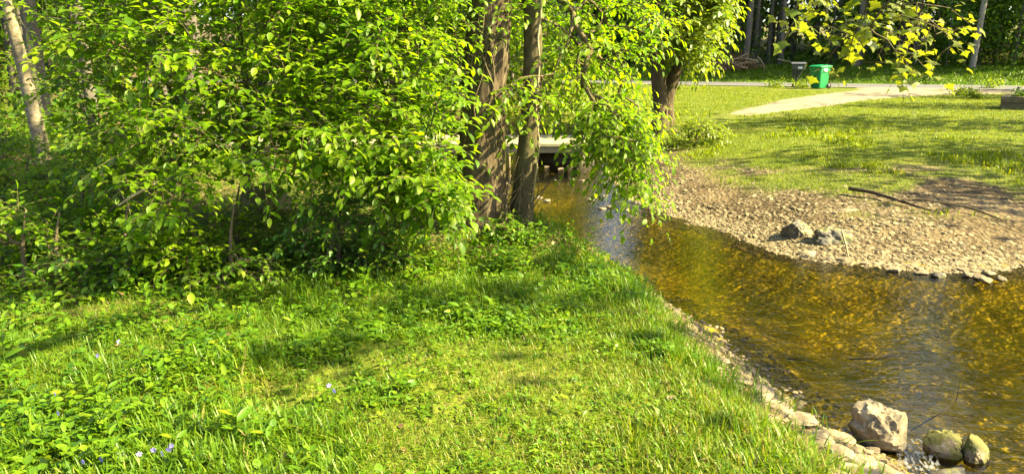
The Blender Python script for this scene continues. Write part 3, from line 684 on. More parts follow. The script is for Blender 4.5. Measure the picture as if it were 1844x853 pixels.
# --- forest beyond the road and left of the stream: a few shapes, copied
def forest_proto(seed, h, r, crown_lo, nl=2600, spread=2.3, size=(.18, .34), mat=M_FAR):
    rg = np.random.default_rng(seed); t = link('forest_tree', None)
    tp = np.array([(0, 0, -.3), (rg.normal(0, .08), rg.normal(0, .08), h*.25), (rg.normal(0, .2), rg.normal(0, .2), h*.55), (rg.normal(0, .35), rg.normal(0, .35), h)])
    p = Plant(tp, (r*1.2, r, r*.75, .03), seed)
    zc = rg.uniform(crown_lo, 1.0, 46)*h; an = rg.uniform(0, 2*np.pi, 46); rr = spread*np.sqrt(rg.random(46))*(1.15-zc/h*.75)
    T = np.stack([np.cos(an)*rr, np.sin(an)*rr, zc], 1)
    p.grow(T, step=.5, sag=.1, from_frac=.2, pen=.2); mb = p.branches(4, tip=.012, mx=.07)
    tb = MB(); tb.tube(resample(p.tp, 30), np.interp(np.linspace(0, 1, 30), np.linspace(0, 1, len(p.trad)), p.trad*(1+.35*np.exp(-np.linspace(0, h, len(p.trad))/.3))), 10, bark=.08, sd=seed)
    tb.merge(mb); tb.build('trunk', M_FBARK, t)
    k = nl//46; c = np.repeat(T, k, 0)+rg.normal(0, 1, (k*46, 3))*np.array((.65, .65, .38))
    V, F, TT = scatter(LEAF_S[0], LEAF_S[1], c, rg.normal(0, 1, (len(c), 3))+(0, 0, -.4), np.array(SUN)*.5+np.array((0, 0, .8))+rg.normal(0, .5, (len(c), 3)), rg.uniform(*size, len(c)), np.clip(rg.normal(.5, .22, len(c))+np.repeat(rg.normal(0, .15, 46), k), 0, 1))
    link('crown', mesh('crown', V, F, TT), mat, t); return t
protos = [forest_proto(101, 17, .13, .22), forest_proto(102, 20, .17, .30), forest_proto(103, 15, .10, .12), forest_proto(104, 18, .12, .4, 2200), forest_proto(105, 11, .09, .1, 2000, 2.0), forest_proto(106, 8, .07, .08, 1800, 1.8)]
used = set()
def gapk(x, y):                    # 1 where the wood is low
    a = np.degrees(np.arctan2(np.asarray(x)-2.5, np.asarray(y)-7.5)); return np.maximum(np.exp(-((a-8.3)/4.2)**6), np.exp(-((a-32.5)/1.2)**6))
def forest(n, xf, yf, label, group, seed, pick, smin=.8, smax=1.15, ok=None):
    rg = np.random.default_rng(seed); pts = []; tries = 0
    while len(pts) < n and tries < 20000:
        tries += 1; x, y = xf(rg), yf(rg)
        if group in ('forest trees beyond the road', 'young trees at the wood edge'): y += float(roady(x))
        if ok and not ok(x, y): continue
        if all((x-a)**2+(y-b_)**2 > 1.4 for a, b_ in pts): pts.append((x, y))
    z = H(np.array([p[0] for p in pts]), np.array([p[1] for p in pts]))
    for (x, y), zz in zip(pts, z):
        i = int(rg.choice(pick)); s = rg.uniform(smin, smax); low = float(gapk(x, y)) > .25; i = (4, 5)[i % 2] if low else i; s = .55 if low else s; rz = rg.uniform(0, 6.28)
        if i in used: o = copy_tree(protos[i], (x, y, zz), rz, s)
        else:
            used.add(i); o = protos[i]; o.location = (x, y, zz); o.rotation_euler = (0, 0, rz); o.scale = (s, s, s)
        tag(o, label, 'tree', group)
forest(150, lambda r: r.uniform(-8, 46), lambda r: 44.5+24*r.random()**1.3, 'tall slim trunked forest tree in the woods beyond the road', 'forest trees beyond the road', 201, (0, 1, 2, 3, 3), 1.0, 1.45, lambda x, y: abs(x) < y*.75+4 and not (.60 < x/y < .655 and y < 48))
forest(34, lambda r: r.uniform(-6, 44), lambda r: 44.6+8*r.random(), 'young leafy tree filling the edge of the woods beyond the road', 'young trees at the wood edge', 202, (4, 5), .6, 1.05)
forest(60, lambda r: r.uniform(-30, -5), lambda r: r.uniform(13, 40), 'shadowed forest tree behind the understory on the left bank', 'forest trees behind the understory', 203, (0, 1, 2, 4, 5), .7, 1.1, lambda x, y: abs(x) < y*.8+3 and not inside(np.array([x]), np.array([y]), POLY)[0] and x < -5-.15*(y-13))
forest(26, lambda r: r.uniform(-7, 4), lambda r: r.uniform(19, 32), 'leafy tree beyond the bridge behind the thick trunk', 'trees beyond the bridge', 204, (2, 4, 5), .6, 1.0, lambda x, y: x < -.5+.09*(y-19) and not inside(np.array([x]), np.array([y]), POLY)[0])
# lawn trees standing to the right; their shadows fall across lawn and gravel
for i, (x, y, k, s) in enumerate(((15.5, 10.2, 4, .95), (17.8, 15.0, 4, 1.1), (22.5, 20.5, 4, 1.05), (27.0, 26.0, 4, 1.15), (13.2, 8.0, 5, .8), (30.0, 30.0, 4, 1.0), (9.6, 3.2, 5, .95))):
    o = copy_tree(protos[k], (x, y, float(H(np.array([x]), np.array([y]))[0])), i*1.3, s)
    tag(o, 'lawn tree beside the gravel bar shading the grass', 'tree', 'trees on the lawn')
for i, o in enumerate(protos):
    if i not in used: SC.collection.objects.unlink(o)
# far woods behind them read as one mass
rg = np.random.default_rng(300); n = 85000
ang = R(-47)+R(94)*rg.random(n); dist = rg.uniform(70, 100, n); x, y = np.sin(ang)*dist, np.cos(ang)*dist
hh = rg.random(n)**.85*(24+22*fb(ang*30, ang*0, 1.0, 5)); hh = hh*(1-.72*gapk(x, y)); pos = np.stack([x, y, H(x, y)+hh], 1)
V, F, T = scatter(LEAF_S[0], LEAF_S[1], pos, rg.normal(0, 1, (n, 3)), np.array((0, -.3, .8))+rg.normal(0, .5, (n, 3)), rg.uniform(.6, 1.2, n), np.clip(rg.normal(.4, .25, n), 0, 1))
tag(link('far_woods', mesh('far_woods', V, F, T), M_FAR), 'dense far woods filling the view behind the road trees', 'woods', kind='stuff')
# undergrowth along the wood edge
n = 42000; x = rg.uniform(-34, 48, n); left = rg.random(n) < .3
y = np.where(left, rg.uniform(11, 30, n), roady(x)+44.5+14*rg.random(n)**1.5); x = np.where(left, rg.uniform(-24, -6, n)*y/18, x)
hh = rg.random(n)**1.4*(.3+2.2*ss(.42, .7, vn(x, y, 2.2, 9)))*np.where(left, 1, 1.9)
pos = np.stack([x, y, H(x, y)+hh], 1)
V, F, T = scatter(LEAF_S[0], LEAF_S[1], pos, rg.normal(0, 1, (n, 3)), np.array((.3, -.1, .9))+rg.normal(0, .45, (n, 3)), rg.uniform(.12, .28, n), np.clip(rg.normal(.45, .2, n), 0, 1))
tag(link('undergrowth', mesh('undergrowth', V, F, T), M_FAR), 'leafy undergrowth along the edge of the woods', 'undergrowth', kind='stuff')

# ------------------------------------------------------------------ rocks
def ico(sub):
    import bmesh
    bm = bmesh.new(); bmesh.ops.create_icosphere(bm, subdivisions=sub, radius=1); bm.verts.ensure_lookup_table()
    V = np.array([v.co[:] for v in bm.verts]); F = np.array([[v.index for v in f.verts] for f in bm.faces]); bm.free(); return V, F
ICO = {k: ico(k) for k in (1, 2, 3, 4, 5)}
def rock_v(sub, dims, seed, rough=.35, cuts=7, lumps=(), balls=()):
    V, F = ICO[sub]; V = V.copy(); rg = np.random.default_rng(seed)
    if balls:                          # union of a few overlapping masses
        rr = 0
        for c, r in balls:
            c = np.array(c, float); q = V@c; disc = q*q-c@c+r*r; rr = rr+np.where(disc > 0, q+np.sqrt(np.maximum(disc, 0)), .02).clip(.02)**9
        V = V*(rr**(1/9))[:, None]; V = V*(1+(fb3(V*1.0+seed, .5, seed, 4)-.5)*.35+(fb3(V+seed, .17, seed+5, 5)-.5)*.30-((1-np.abs(2*fb3(V+seed, .42, seed+9, 3)-1))**8)*.07)[:, None]
        for _ in range(cuts):
            nr = norm(rg.normal(0, 1, 3)); k = V@nr-np.percentile(V@nr, 90); V = V-np.where(k > 0, k*.8, 0)[:, None]*nr
        return V*np.array(dims), F
    for c, wd, amp in lumps:
        c = norm(np.array(c, float)); V = V*(1+amp*np.exp(-((1-(norm(V)@c))/wd)))[:, None]
    V = V*(1+(fb3(V+seed*3.1, .9, seed)-.5)*rough*1.5)[:, None]
    for _ in range(cuts*2):
        nr = norm(rg.normal(0, 1, 3)); d = rg.uniform(.58, .86); k = V@nr-d; V = V-np.where(k > 0, k*.93, 0)[:, None]*nr
    rd = 1-np.abs(2*fb3(V*1.0+seed, .5, seed+9, 3)-1)
    V = V*(1+(fb3(V+seed, .22, seed+5, 4)-.5)*rough*.5-(rd**6)*rough*.18)[:, None]
    return V*np.array(dims), F
def sharp(me, a=26):
    me.set_sharp_from_angle(angle=R(a)); return me
def rock(name, label, cat, px, py, y_or_z, dims, mat, seed, rz=0, group=None, sub=4, sink=.25, lumps=(), cuts=7, mode='z', rough=.35, tint=.5, balls=()):
    p = on(float(px), float(py), y_or_z)
    V, F = rock_v(sub, dims, seed, rough, cuts, lumps, balls); V[:, 2] -= V[:, 2].min()
    gz = y_or_z; ca, sa = math.cos(rz), math.sin(rz)
    V = np.column_stack([V[:, 0]*ca-V[:, 1]*sa, V[:, 0]*sa+V[:, 1]*ca, V[:, 2]-sink*dims[2]*2])
    return tag(link(name, sharp(mesh(name, V, [F], np.full(len(V), tint))), mat, loc=(p[0], p[1], gz)), label, cat, group)
rock('boulder', 'pale lumpy limestone boulder standing at the water edge', 'boulder', 1578, 806, -.52, (.18, .14, .14), M_LIME, 3, 0, sub=5, sink=.10,
     balls=(((0, 0, -.1), .86), ((-.34, .1, .72), .50), ((.42, -.1, .10), .62), ((.1, -.25, .25), .72), ((-.5, -.1, -.2), .55)), cuts=7, tint=.7)
rock('rock', 'moss covered rock in the water right of the pale boulder', 'rock', 1692, 826, -.55, (.12, .11, .11), M_MOSSY, 5, .2, sub=5, sink=.12, cuts=7, balls=(((0, 0, 0), .8), ((-.35, 0, .4), .55), ((.4, .1, .2), .6), ((0, -.4, -.2), .6)))
rock('rock', 'pale rock with a mossy crown, outermost of the two beside the rapid', 'rock', 1752, 838, -.56, (.095, .085, .11), M_MOSSY, 9, .9, sub=5, sink=.12, cuts=9, tint=.85, balls=(((0, 0, 0), .8), ((.15, 0, .35), .70), ((.4, -.2, -.3), .6), ((-.4, .1, .1), .6)))
rock('rock', 'flat dark rock awash under the mossy pair', 'rock', 1712, 866, -.55, (.14, .10, .05), M_DARKST, 12, .2, sub=4, sink=.3)
rock('rock', 'grey angular slab leaning against the pale boulder', 'rock', 1512, 800, -.46, (.10, .07, .06), M_LIME, 14, -.5, sub=4, sink=.25, tint=.45)
rock('rock', 'dark cracked rock on the gravel bar, nearer the bridge of the two', 'rock', 1432, 424, -.42, (.20, .17, .15), M_DARKST, 16, .3, sub=5, sink=.25, cuts=4, rough=.6, tint=.5)
rock('rock', 'dark hollow rock on the gravel bar with dry roots over it', 'rock', 1502, 436, -.42, (.26, .18, .17), M_DARKST, 18, .1, sub=5, sink=.25, cuts=4, rough=.6, tint=.5)
rock('rock', 'pale flat slab lying on the gravel above the dark rocks', 'rock', 1530, 386, -.28, (.26, .12, .05), M_LIME, 20, .1, sub=4, sink=.2, tint=.55)
rock('rock', 'brown stone behind the thin trunk in the undergrowth gap', 'rock', 482, 395, 0, (.26, .2, .24), M_MOSSY, 22, .4, sub=4, sink=.2)
rock('rock', 'pale round stone at the water edge below the gravel bar', 'rock', 1453, 461, -.5, (.12, .08, .06), M_LIME, 24, .4, sub=4, sink=.3, tint=.6)
rock('rock', 'small dark stone alone in the sky reflection near the bar', 'rock', 1692, 499, -.51, (.09, .06, .045), M_DARKST, 26, .2, sub=3, sink=.3)
for i, (px, py, sz) in enumerate(((1335, 690, .10), (1372, 712, .12), (1402, 742, .11), (1442, 762, .14), (1474, 796, .13), (1506, 822, .15), (1548, 838, .13), (1588, 856, .14), (1470, 842, .12), (1424, 802, .10), (1376, 758, .10), (1296, 650, .09), (1540, 870, .16), (1618, 868, .12), (1490, 868, .12))):
    z = -.3; sz *= .7+.25*((i*7) % 5)/4; p = on(float(px), float(py), z)
    for _ in range(5): z = float(H(p[:1], p[1:2])[0]); p = on(float(px), float(py), z)
    rock('slab', 'flat tan slab in the rocky shelf sloping down beside the boulder', 'stone', px, py, z, (sz, sz*.7, sz*.28), M_LIME, 60+i, i*1.1, 'tan slabs of the rocky shelf', sub=4, sink=.12, cuts=5, tint=.08+.05*(i % 7))
# stones along the near bank
rg = np.random.default_rng(400); LB = resample(LW[3:17], 200); var = [rock_v(4, (1, .8, .48), 500+i, .32, 8) for i in range(9)]; vm = []
for i, (V, F) in enumerate(var):
    V = V-np.array((0, 0, V[:, 2].min()*.5)); vm.append([sharp(mesh('bank_stone', V, [F], np.full(len(V), t))) for t in (.15, .5)])
k = 0
for i in range(96):
    f = rg.random()**1.4; p = LB[int(f*110)+4]; off = rg.uniform(-.15, .62+.25*float(ss(4.9, 3.0, p[1])))
    tn = LB[min(int(f*110)+5, 199)]-p; nr = np.array((-tn[1], tn[0])); nr /= np.linalg.norm(nr)+1e-9
    q = p+nr*off; z = float(H(q[:1], q[1:2])[0]); s = (.02+.075*rg.random()**2)*(1.15 if f < .3 else .75)
    o = link('bank_stone', vm[rg.integers(9)][int(rg.random() < .65)], M_LIME, loc=(q[0], q[1], z), rz=rg.uniform(0, 6.28)); o.scale = (s, s, s); o.rotation_euler = (rg.normal(0, .2), rg.normal(0, .2), rg.uniform(0, 6.28))
    tag(o, 'pale flat stone among those edging the grassy bank', 'stone', 'stones along the near bank')
# stones breaking the surface on the gravel edge and near the bridge
spots = [(1640, 480), (1655, 486), (1720, 478), (1745, 497), (1762, 500), (1780, 493), (1800, 503), (1660, 492), (1700, 482), (1610, 487), (1520, 470), (1495, 468), (1560, 476), (1775, 507), (1735, 488)]
for px, py in spots:
    p = on(float(px), float(py), -.5); o = link('edge_stone', vm[rg.integers(9)][1], M_GRAV, loc=(p[0], p[1], -.505)); s = rg.uniform(.04, .085); o.scale = (s*1.2, s, s); o.rotation_euler = (0, 0, rg.uniform(0, 6.28))
    tag(o, 'small stone breaking the water along the gravel bar', 'stone', 'stones in the shallows by the bar')
for px, py in ((985, 300), (1000, 324), (1030, 323), (1050, 326), (1075, 340), (1090, 352), (985, 362), (970, 356), (1100, 374), (1120, 370), (1065, 360), (1010, 305), (1130, 378), (900, 345), (915, 330), (905, 365), (1085, 376), (1140, 384), (1025, 300), (960, 301)):
    p = on(float(px), float(py), -.5); o = link('stream_stone', vm[rg.integers(9)][0], M_GRAV, loc=(p[0], p[1], -.51)); s = rg.uniform(.035, .085); o.scale = (s*1.3, s, s*.8); o.rotation_euler = (0, 0, rg.uniform(0, 6.28))
    tag(o, 'flat pale stone in the shallow stream before the bridge', 'stone', 'stones in the stream by the bridge')
# gravel, counted by nobody
def gravel(name, label, n, sampler, size, mat, seed, sub=1, drop=-.12, tm=.5):
    rg = np.random.default_rng(seed); x, y = sampler(rg, n); z = H(x, y); parts = []
    for q in range(5):
        V, F = rock_v(sub, (1, .75, .42), seed+q, .3, 6); k = np.arange(len(x)) % 5 == q; m = k.sum()
        a = rg.uniform(0, 6.28, m); yd = np.stack([np.cos(a), np.sin(a), rg.normal(0, .2, m)], 1); zd = np.array((0, 0, 1.0))+rg.normal(0, .22, (m, 3))
        s = size[0]+(size[1]-size[0])*rg.random(m)**4
        parts.append(scatter(V, [F], np.stack([x[k], y[k], z[k]-s*drop], 1), yd, zd, s, np.clip(rg.normal(tm, .3, m), 0, 1)))
    V, F, T = joinsc(parts); tag(link(name, mesh(name, V, F, T, smooth=False), mat), label, name.replace('_', ' '), kind='stuff')
def s_bar(rg, n):
    x = np.empty(0); y = np.empty(0)
    while len(x) < n:
        f = rg.uniform(0, len(RW)-9, 6000); P = np.array(RW); i = f.astype(int)+3; t = (f % 1)[:, None]; p = P[i]*(1-t)+P[i+1]*t
        d = 6.4*rg.random(6000)**1.6-.25; a = rg.uniform(0, 6.28, 6000); q = p+np.stack([np.cos(a), np.sin(a)], 1)*np.abs(d)[:, None]
        dl, dr, ins = plan(q[:, 0], q[:, 1]); gr = ss(.50, .59, fb(q[:, 0], q[:, 1], 1.5, 85))*ss(.9, 1.8, dr)
        k = (dr < dl) & ((~ins) | (dr < .3)) & (rg.random(6000) > gr*.9) & (rg.random(6000) < .15+.85*ss(.40, .56, fb(q[:, 0], q[:, 1], .9, 88))+.7*ss(.9, .2, dr)) & (q[:, 1] < 15.5) & (dr+(fb(q[:, 0], q[:, 1], 1.8, 83)-.5)*3.2+3.8*ss(9.5, 12.5, q[:, 1])*ss(8.2, 5, q[:, 0]) < 5.5)
        x = np.append(x, q[k, 0]); y = np.append(y, q[k, 1])
    return x[:n], y[:n]
gravel('gravel', 'tan stones and gravel covering the bar on the far bank', 34000, s_bar, (.006, .06), M_GRAV, 600, drop=.08)
def s_bed(rg, n):
    x = np.empty(0); y = np.empty(0)
    while len(x) < n:
        r = np.exp(rg.uniform(np.log(2.5), np.log(15), 8000)); a = rg.uniform(R(-14), R(48), 8000); q = np.stack([np.sin(a)*r, np.cos(a)*r], 1)
        k = inside(q[:, 0], q[:, 1], POLY); x = np.append(x, q[k, 0]); y = np.append(y, q[k, 1])
    return x[:n], y[:n]
gravel('streambed_pebbles', 'amber pebbles on the bed of the stream', 9000, s_bed, (.008, .055), M_BEDST, 620, drop=.25)
def s_near(rg, n):
    f = rg.random(n)**1.2*120; i = f.astype(int)+2; t = (f % 1)[:, None]; p = LB[i]*(1-t)+LB[i+1]*t; tn = LB[i+1]-LB[i]; nr = norm(np.stack([-tn[:, 1], tn[:, 0]], 1)); q = p+nr*(rg.uniform(-.35, .7, n)+rg.random(n)*.5*ss(4.9, 3.0, p[:, 1]))[:, None]
    return q[:, 0], q[:, 1]
gravel('bank_gravel', 'small pale gravel and chips along the near bank edge', 9000, s_near, (.006, .04), M_GRAV, 640, tm=.6)

# ------------------------------------------------------------------ grass and ground cover
def polar(rg, n, r0, r1, a0, a1):
    r = np.exp(rg.uniform(np.log(r0), np.log(r1), n)); a = rg.uniform(R(a0), R(a1), n); return np.sin(a)*r, np.cos(a)*r
rg = np.random.default_rng(700)
def openpatch(x, y):               # thin, dry, mossy patches in the sunlit turf
    return np.clip(ss(.5, .66, fb(x, y, 1.1, 91))*.8+.95*np.exp(-(((x-.2)/1.0)**2+((y-3.0)/.8)**2)), 0, 1)
def under(x, y): return ss(4.9, 6.2, y+.25*np.clip(-x-1.5, 0, 3)+.4*(fb(x, y, .8, 93)-.5))*(x < .9)
n = 370000; x, y = polar(rg, n, 1.9, 11, -46, 38); dl, dr, ins = plan(x, y); op = openpatch(x, y); un = under(x, y)
edge = ss(1.3, .6, dl-.30*ss(4.9, 3.0, y))*.8
k = (~ins) & (dl < dr) & (dl > .44+.30*ss(4.9, 3.0, y)+.22*rg.random(n)**2-.42*(rg.random(n) < .05)) & (rg.random(n) < (1-.15*op)*(1-.7*un)*(.45+.55*ss(.36, .55, fb(x, y, .55, 95))+.5*edge))
x, y, op, un, edge, dl = x[k], y[k], op[k], un[k], edge[k], dl[k]; n = len(x); z = H(x, y)
big = ss(.5, .7, fb(x, y, .7, 97))
ln = (.03+.05*rg.random(n)+.11*big*rg.random(n)**1.5+.10*edge*rg.random(n))*(1-.38*op)
parts = []
for q in range(4):
    kk = rg.integers(0, 4, n) == q if q < 3 else None
ids = rg.integers(0, 4, n)
for q in range(4):
    k = ids == q; m = k.sum(); a = rg.uniform(0, 6.28, m); lean = np.abs(rg.normal(.25, .3, m))
    yd = np.stack([np.cos(a)*lean, np.sin(a)*lean, np.ones(m)], 1); zd = np.stack([-np.cos(a), -np.sin(a), lean*.6], 1)
    wd = rg.uniform(.7, 1.5, m)*(.085/np.maximum(ln[k], .03))**.45
    tn = np.clip(rg.normal(.42, .2, m)+.22*op[k]+.1*(fb(x[k], y[k], .5, 99)-.5), 0, .9); dry = rg.random(m) < .02+.22*op[k]; tn = np.where(dry, rg.uniform(.9, 1, m), tn); yd[dry, 2] *= .25
    parts.append(scatter(*BLADES[q], np.stack([x[k], y[k], z[k]-.004], 1), yd, zd, np.stack([ln[k]*wd, ln[k], ln[k]], 1), tn))
V, F, T = joinsc(parts); tag(link('grass', mesh('grass', V, F, T), M_GRASS), 'fresh green grass on the near bank', 'grass', kind='stuff')
# broadleaf ground cover
n0 = 26000; x, y = polar(rg, n0, 1.9, 12, -47, 30); dl, dr, ins = plan(x, y); op = openpatch(x, y); un = under(x, y)
k = (~ins) & (dl < dr) & (dl > .62+.30*ss(4.9, 3.0, y)) & (rg.random(n0) < (1-.5*op)*(.25+.75*ss(.38, .58, fb(x, y, .7, 111)))*(1+.2*un)*(1-.5*(dl < 1.0)))
x, y, un, op = x[k], y[k], un[k], op[k]; n = len(x); hp = (.02+.05*rg.random(n)+.07*ss(.5, .7, fb(x, y, .9, 113))*rg.random(n)+.16*un*rg.random(n))*(1-.5*op)
m = 6; X = np.repeat(x, m); Y = np.repeat(y, m); HP = np.repeat(hp, m); a = np.tile(np.arange(m)*2.4, n)+np.repeat(rg.uniform(0, 6.28, n), m)+rg.normal(0, .3, n*m)
lev = np.tile(np.linspace(.35, 1, m), n)*HP; rad = (1-np.tile(np.linspace(0, .8, m), n))*.02
s = rg.uniform(.55, 1.1, n*m)*np.repeat(rg.uniform(.016, .05, n)+.022*rg.random(n)**4, m)*(1-.5*np.repeat(op, m))
pos = np.stack([X+np.cos(a)*rad, Y+np.sin(a)*rad, H(X, Y)+lev], 1); el = rg.normal(.25, .3, n*m)
yd = np.stack([np.cos(a), np.sin(a), el], 1); zd = np.array((0, 0, 1.0))+rg.normal(0, .25, (n*m, 3))
tn = np.clip(np.repeat(rg.normal(.45, .22, n), m)+rg.normal(0, .1, n*m)+.15*np.repeat(op, m), 0, 1)
h1 = np.repeat(rg.random(n), m); parts = []
for T_, lo, hi in ((LEAF, 0, .4), (LEAF_N, .4, .65), (LEAF_R, .65, 1.01)):
    k = (h1 >= lo) & (h1 < hi); parts.append(scatter(T_[0], T_[1], pos[k], yd[k], zd[k], s[k]*(1.4 if lo == .4 else 1), tn[k]))
V, F, T = joinsc(parts); tag(link('ground_cover', mesh('ground_cover', V, F, T), M_HERB), 'mixed broadleaf weeds covering the near bank', 'ground cover', kind='stuff')
# dry leaves
n = 9000; x, y = polar(rg, n, 2.0, 14, -47, 20); dl, dr, ins = plan(x, y); un = under(x, y)
k = (~ins) & (dl < dr) & (dl > .3) & (rg.random(n) < .012+.9*un+.5*np.exp(-(((x+3.2)/.6)**2+((y-4.6)/.5)**2))); x, y = x[k], y[k]; n = len(x); a = rg.uniform(0, 6.28, n)
V, F, T = scatter(LEAF_R[0], LEAF_R[1], np.stack([x, y, H(x, y)+.008+.02*rg.random(n)], 1), np.stack([np.cos(a), np.sin(a), rg.normal(0, .2, n)], 1), np.array((0, 0, 1.0))+rg.normal(0, .3, (n, 3)), rg.uniform(.02, .055, n), rg.random(n))
tag(link('leaf_litter', mesh('leaf_litter', V, F, T), M_DEAD), 'brown leaf litter under the understory trees', 'leaf litter', kind='stuff')
# lawn
n = 260000; x, y = polar(rg, n, 7.5, 38, -2, 42); dl, dr, ins = plan(x, y)
wob = (fb(x, y, 1.8, 83)-.5)*3.2+3.8*ss(9.5, 12.5, y)*ss(8.2, 5, x); gr = ss(4.6, 5.9, dr+wob); patch = ss(.49, .60, fb(x, y, 1.5, 85))*ss(.9, 1.8, dr)
dcl = seg_dist(x, y, [(20.0, 34.0), (17.2, 31.6), (13.5, 29.0), (10.4, 25.6), (8.2, 22.4), (6.6, 20.4), (5.2, 19.0)])
k = (~ins) & (dr < dl) & (rg.random(n) < np.maximum(gr, patch*.7)) & (dcl > .55+1.0*rg.random(n)-.05*(26-y)+4.0*np.exp(-np.clip(33.5-y, 0, 9)*.8)) & (y-roady(x) < 33.0)
x, y, dr, gr = x[k], y[k], dr[k], gr[k]; n = len(x); d = np.hypot(x, y); z = H(x, y)
weed = ss(.5, .68, fb(x, y, .9, 131))*ss(8.0, 4.5, dr)
ln = (.022+.03*rg.random(n)+.09*weed*rg.random(n))*(.8+d*.014); ids = rg.integers(0, 4, n); parts = []
for q in range(4):
    k = ids == q; m = k.sum(); a = rg.uniform(0, 6.28, m); lean = np.abs(rg.normal(.3, .35, m))
    yd = np.stack([np.cos(a)*lean, np.sin(a)*lean, np.ones(m)], 1); zd = np.stack([-np.cos(a), -np.sin(a), lean*.6], 1)
    parts.append(scatter(*BLADES[q], np.stack([x[k], y[k], z[k]-.004], 1), yd, zd, np.stack([ln[k]*(1.2+d[k]*.14), ln[k], ln[k]], 1), np.clip(rg.normal(.5, .22, m)+.3*(fb(x[k], y[k], 1.5, 133)-.5), 0, 1)))
V, F, T = joinsc(parts); tag(link('lawn_grass', mesh('lawn_grass', V, F, T), M_LAWN), 'sunlit lawn grass on the far bank', 'grass', kind='stuff')
# roadside verge beyond the road
n = 90000; x = rg.uniform(-2, 40, n); y = roady(x)+39.1+6.3*rg.random(n); ln = rg.uniform(.07, .2, n); a = rg.uniform(0, 6.28, n); lean = np.abs(rg.normal(.3, .3, n))
V, F, T = scatter(*BLADES[1], np.stack([x, y, H(x, y)-.01], 1), np.stack([np.cos(a)*lean, np.sin(a)*lean, np.ones(n)], 1), np.stack([-np.cos(a), -np.sin(a), lean], 1), np.stack([ln*3.2, ln, ln], 1), np.clip(rg.normal(.35, .18, n), 0, .85))
tag(link('verge_grass', mesh('verge_grass', V, F, T), M_GRASS), 'tall shaded verge grass beyond the road', 'grass', kind='stuff')

# taller single weeds
def weed_proto(seed, h, nl, leaf, size, mat=M_HERB):
    rg = np.random.default_rng(seed); t = link('weed', None); mb = MB(); P = np.array([(0, 0, -.01), (rg.normal(0, .01), rg.normal(0, .01), h*.5), (rg.normal(0, .03), rg.normal(0, .03), h)]); P = resample(P, 8)
    mb.tube(P, np.linspace(.0028, .0012, 8), 5); mb.build('stem', mat, t)
    f = np.linspace(.15, 1, nl); p = np.stack([np.interp(f, np.linspace(0, 1, 8), P[:, k]) for k in range(3)], 1); a = np.arange(nl)*2.0+rg.uniform(0, 6)
    yd = np.stack([np.cos(a), np.sin(a), .45+.5*f], 1)
    V, F, T = scatter(leaf[0], leaf[1], p, yd, np.array((0, 0, 1.0))+rg.normal(0, .15, (nl, 3)), size*(1.15-.5*f), np.clip(rg.normal(.5, .2, nl), 0, 1)); link('leaves', mesh('leaves', V, F, T), mat, t); return t
wp = [weed_proto(800, .20, 11, LEAF_N, .085), weed_proto(801, .28, 14, LEAF_N, .10), weed_proto(802, .15, 9, LEAF, .07), weed_proto(803, .17, 8, LEAF_R, .06)]
wl = ['upright narrow leaved weed growing out of the grass', 'tall lance leaved weed growing out of the grass', 'short oval leaved weed growing out of the grass', 'short round leaved weed growing out of the grass']
wg = ['narrow leaved weeds', 'tall lance leaved weeds', 'short oval leaved weeds', 'short round leaved weeds']; first = set()
n = 0; tries = 0
while n < 120 and tries < 5000:
    tries += 1; x, y = polar(rg, 1, 2.4, 6.3, -38, 14); dl, dr, ins = plan(x, y)
    if ins[0] or dl[0] > dr[0] or dl[0] < .45 or rg.random() < openpatch(x, y)[0]: continue
    i = int(rg.integers(4)); loc = (x[0], y[0], float(H(x, y)[0])); s = rg.uniform(.6, 1.05); rz = rg.uniform(0, 6.28)
    if i in first: o = copy_tree(wp[i], loc, rz, s)
    else: first.add(i); o = wp[i]; o.location = loc; o.rotation_euler = (0, 0, rz); o.scale = (s, s, s)
    tag(o, wl[i], 'weed', wg[i]); n += 1
# violets in the lower left
def violet(seed):
    rg = np.random.default_rng(seed); t = link('violet_flower', None); mb = MB(); P = resample([(0, 0, 0), (.01, 0, .06), (.018, -.008, .10)], 6); mb.tube(P, .0012, 4); mb.build('stem', M_HERB, t)
    a = np.arange(5)*1.257+.3; c = np.array((.018, -.010, .10)); yd = np.stack([np.cos(a), np.full(5, -.25), np.sin(a)], 1)
    V, F, T = scatter(LEAF_R[0], LEAF_R[1], np.repeat(c[None], 5, 0), yd, np.tile((0, -1.0, .2), (5, 1)), np.full(5, .013), rg.random(5)); link('petals', mesh('petals', V, F, T), M_VIO, t); return t
vp = violet(1); fs = True
for px, py in ((172, 640), (208, 617), (180, 812), (205, 806), (240, 808), (268, 800), (298, 797), (300, 790), (292, 803), (148, 818), (585, 692), (600, 702), (105, 735), (100, 700)):
    p = on(float(px), float(py), .09); loc = (p[0], p[1], float(H(p[:1], p[1:2])[0]))
    o = vp if fs else copy_tree(vp, loc, rg.uniform(-.8, .8)); fs = False; o.location = loc; tag(o, 'tiny violet flower in the grass', 'flower', 'violet flowers in the grass')

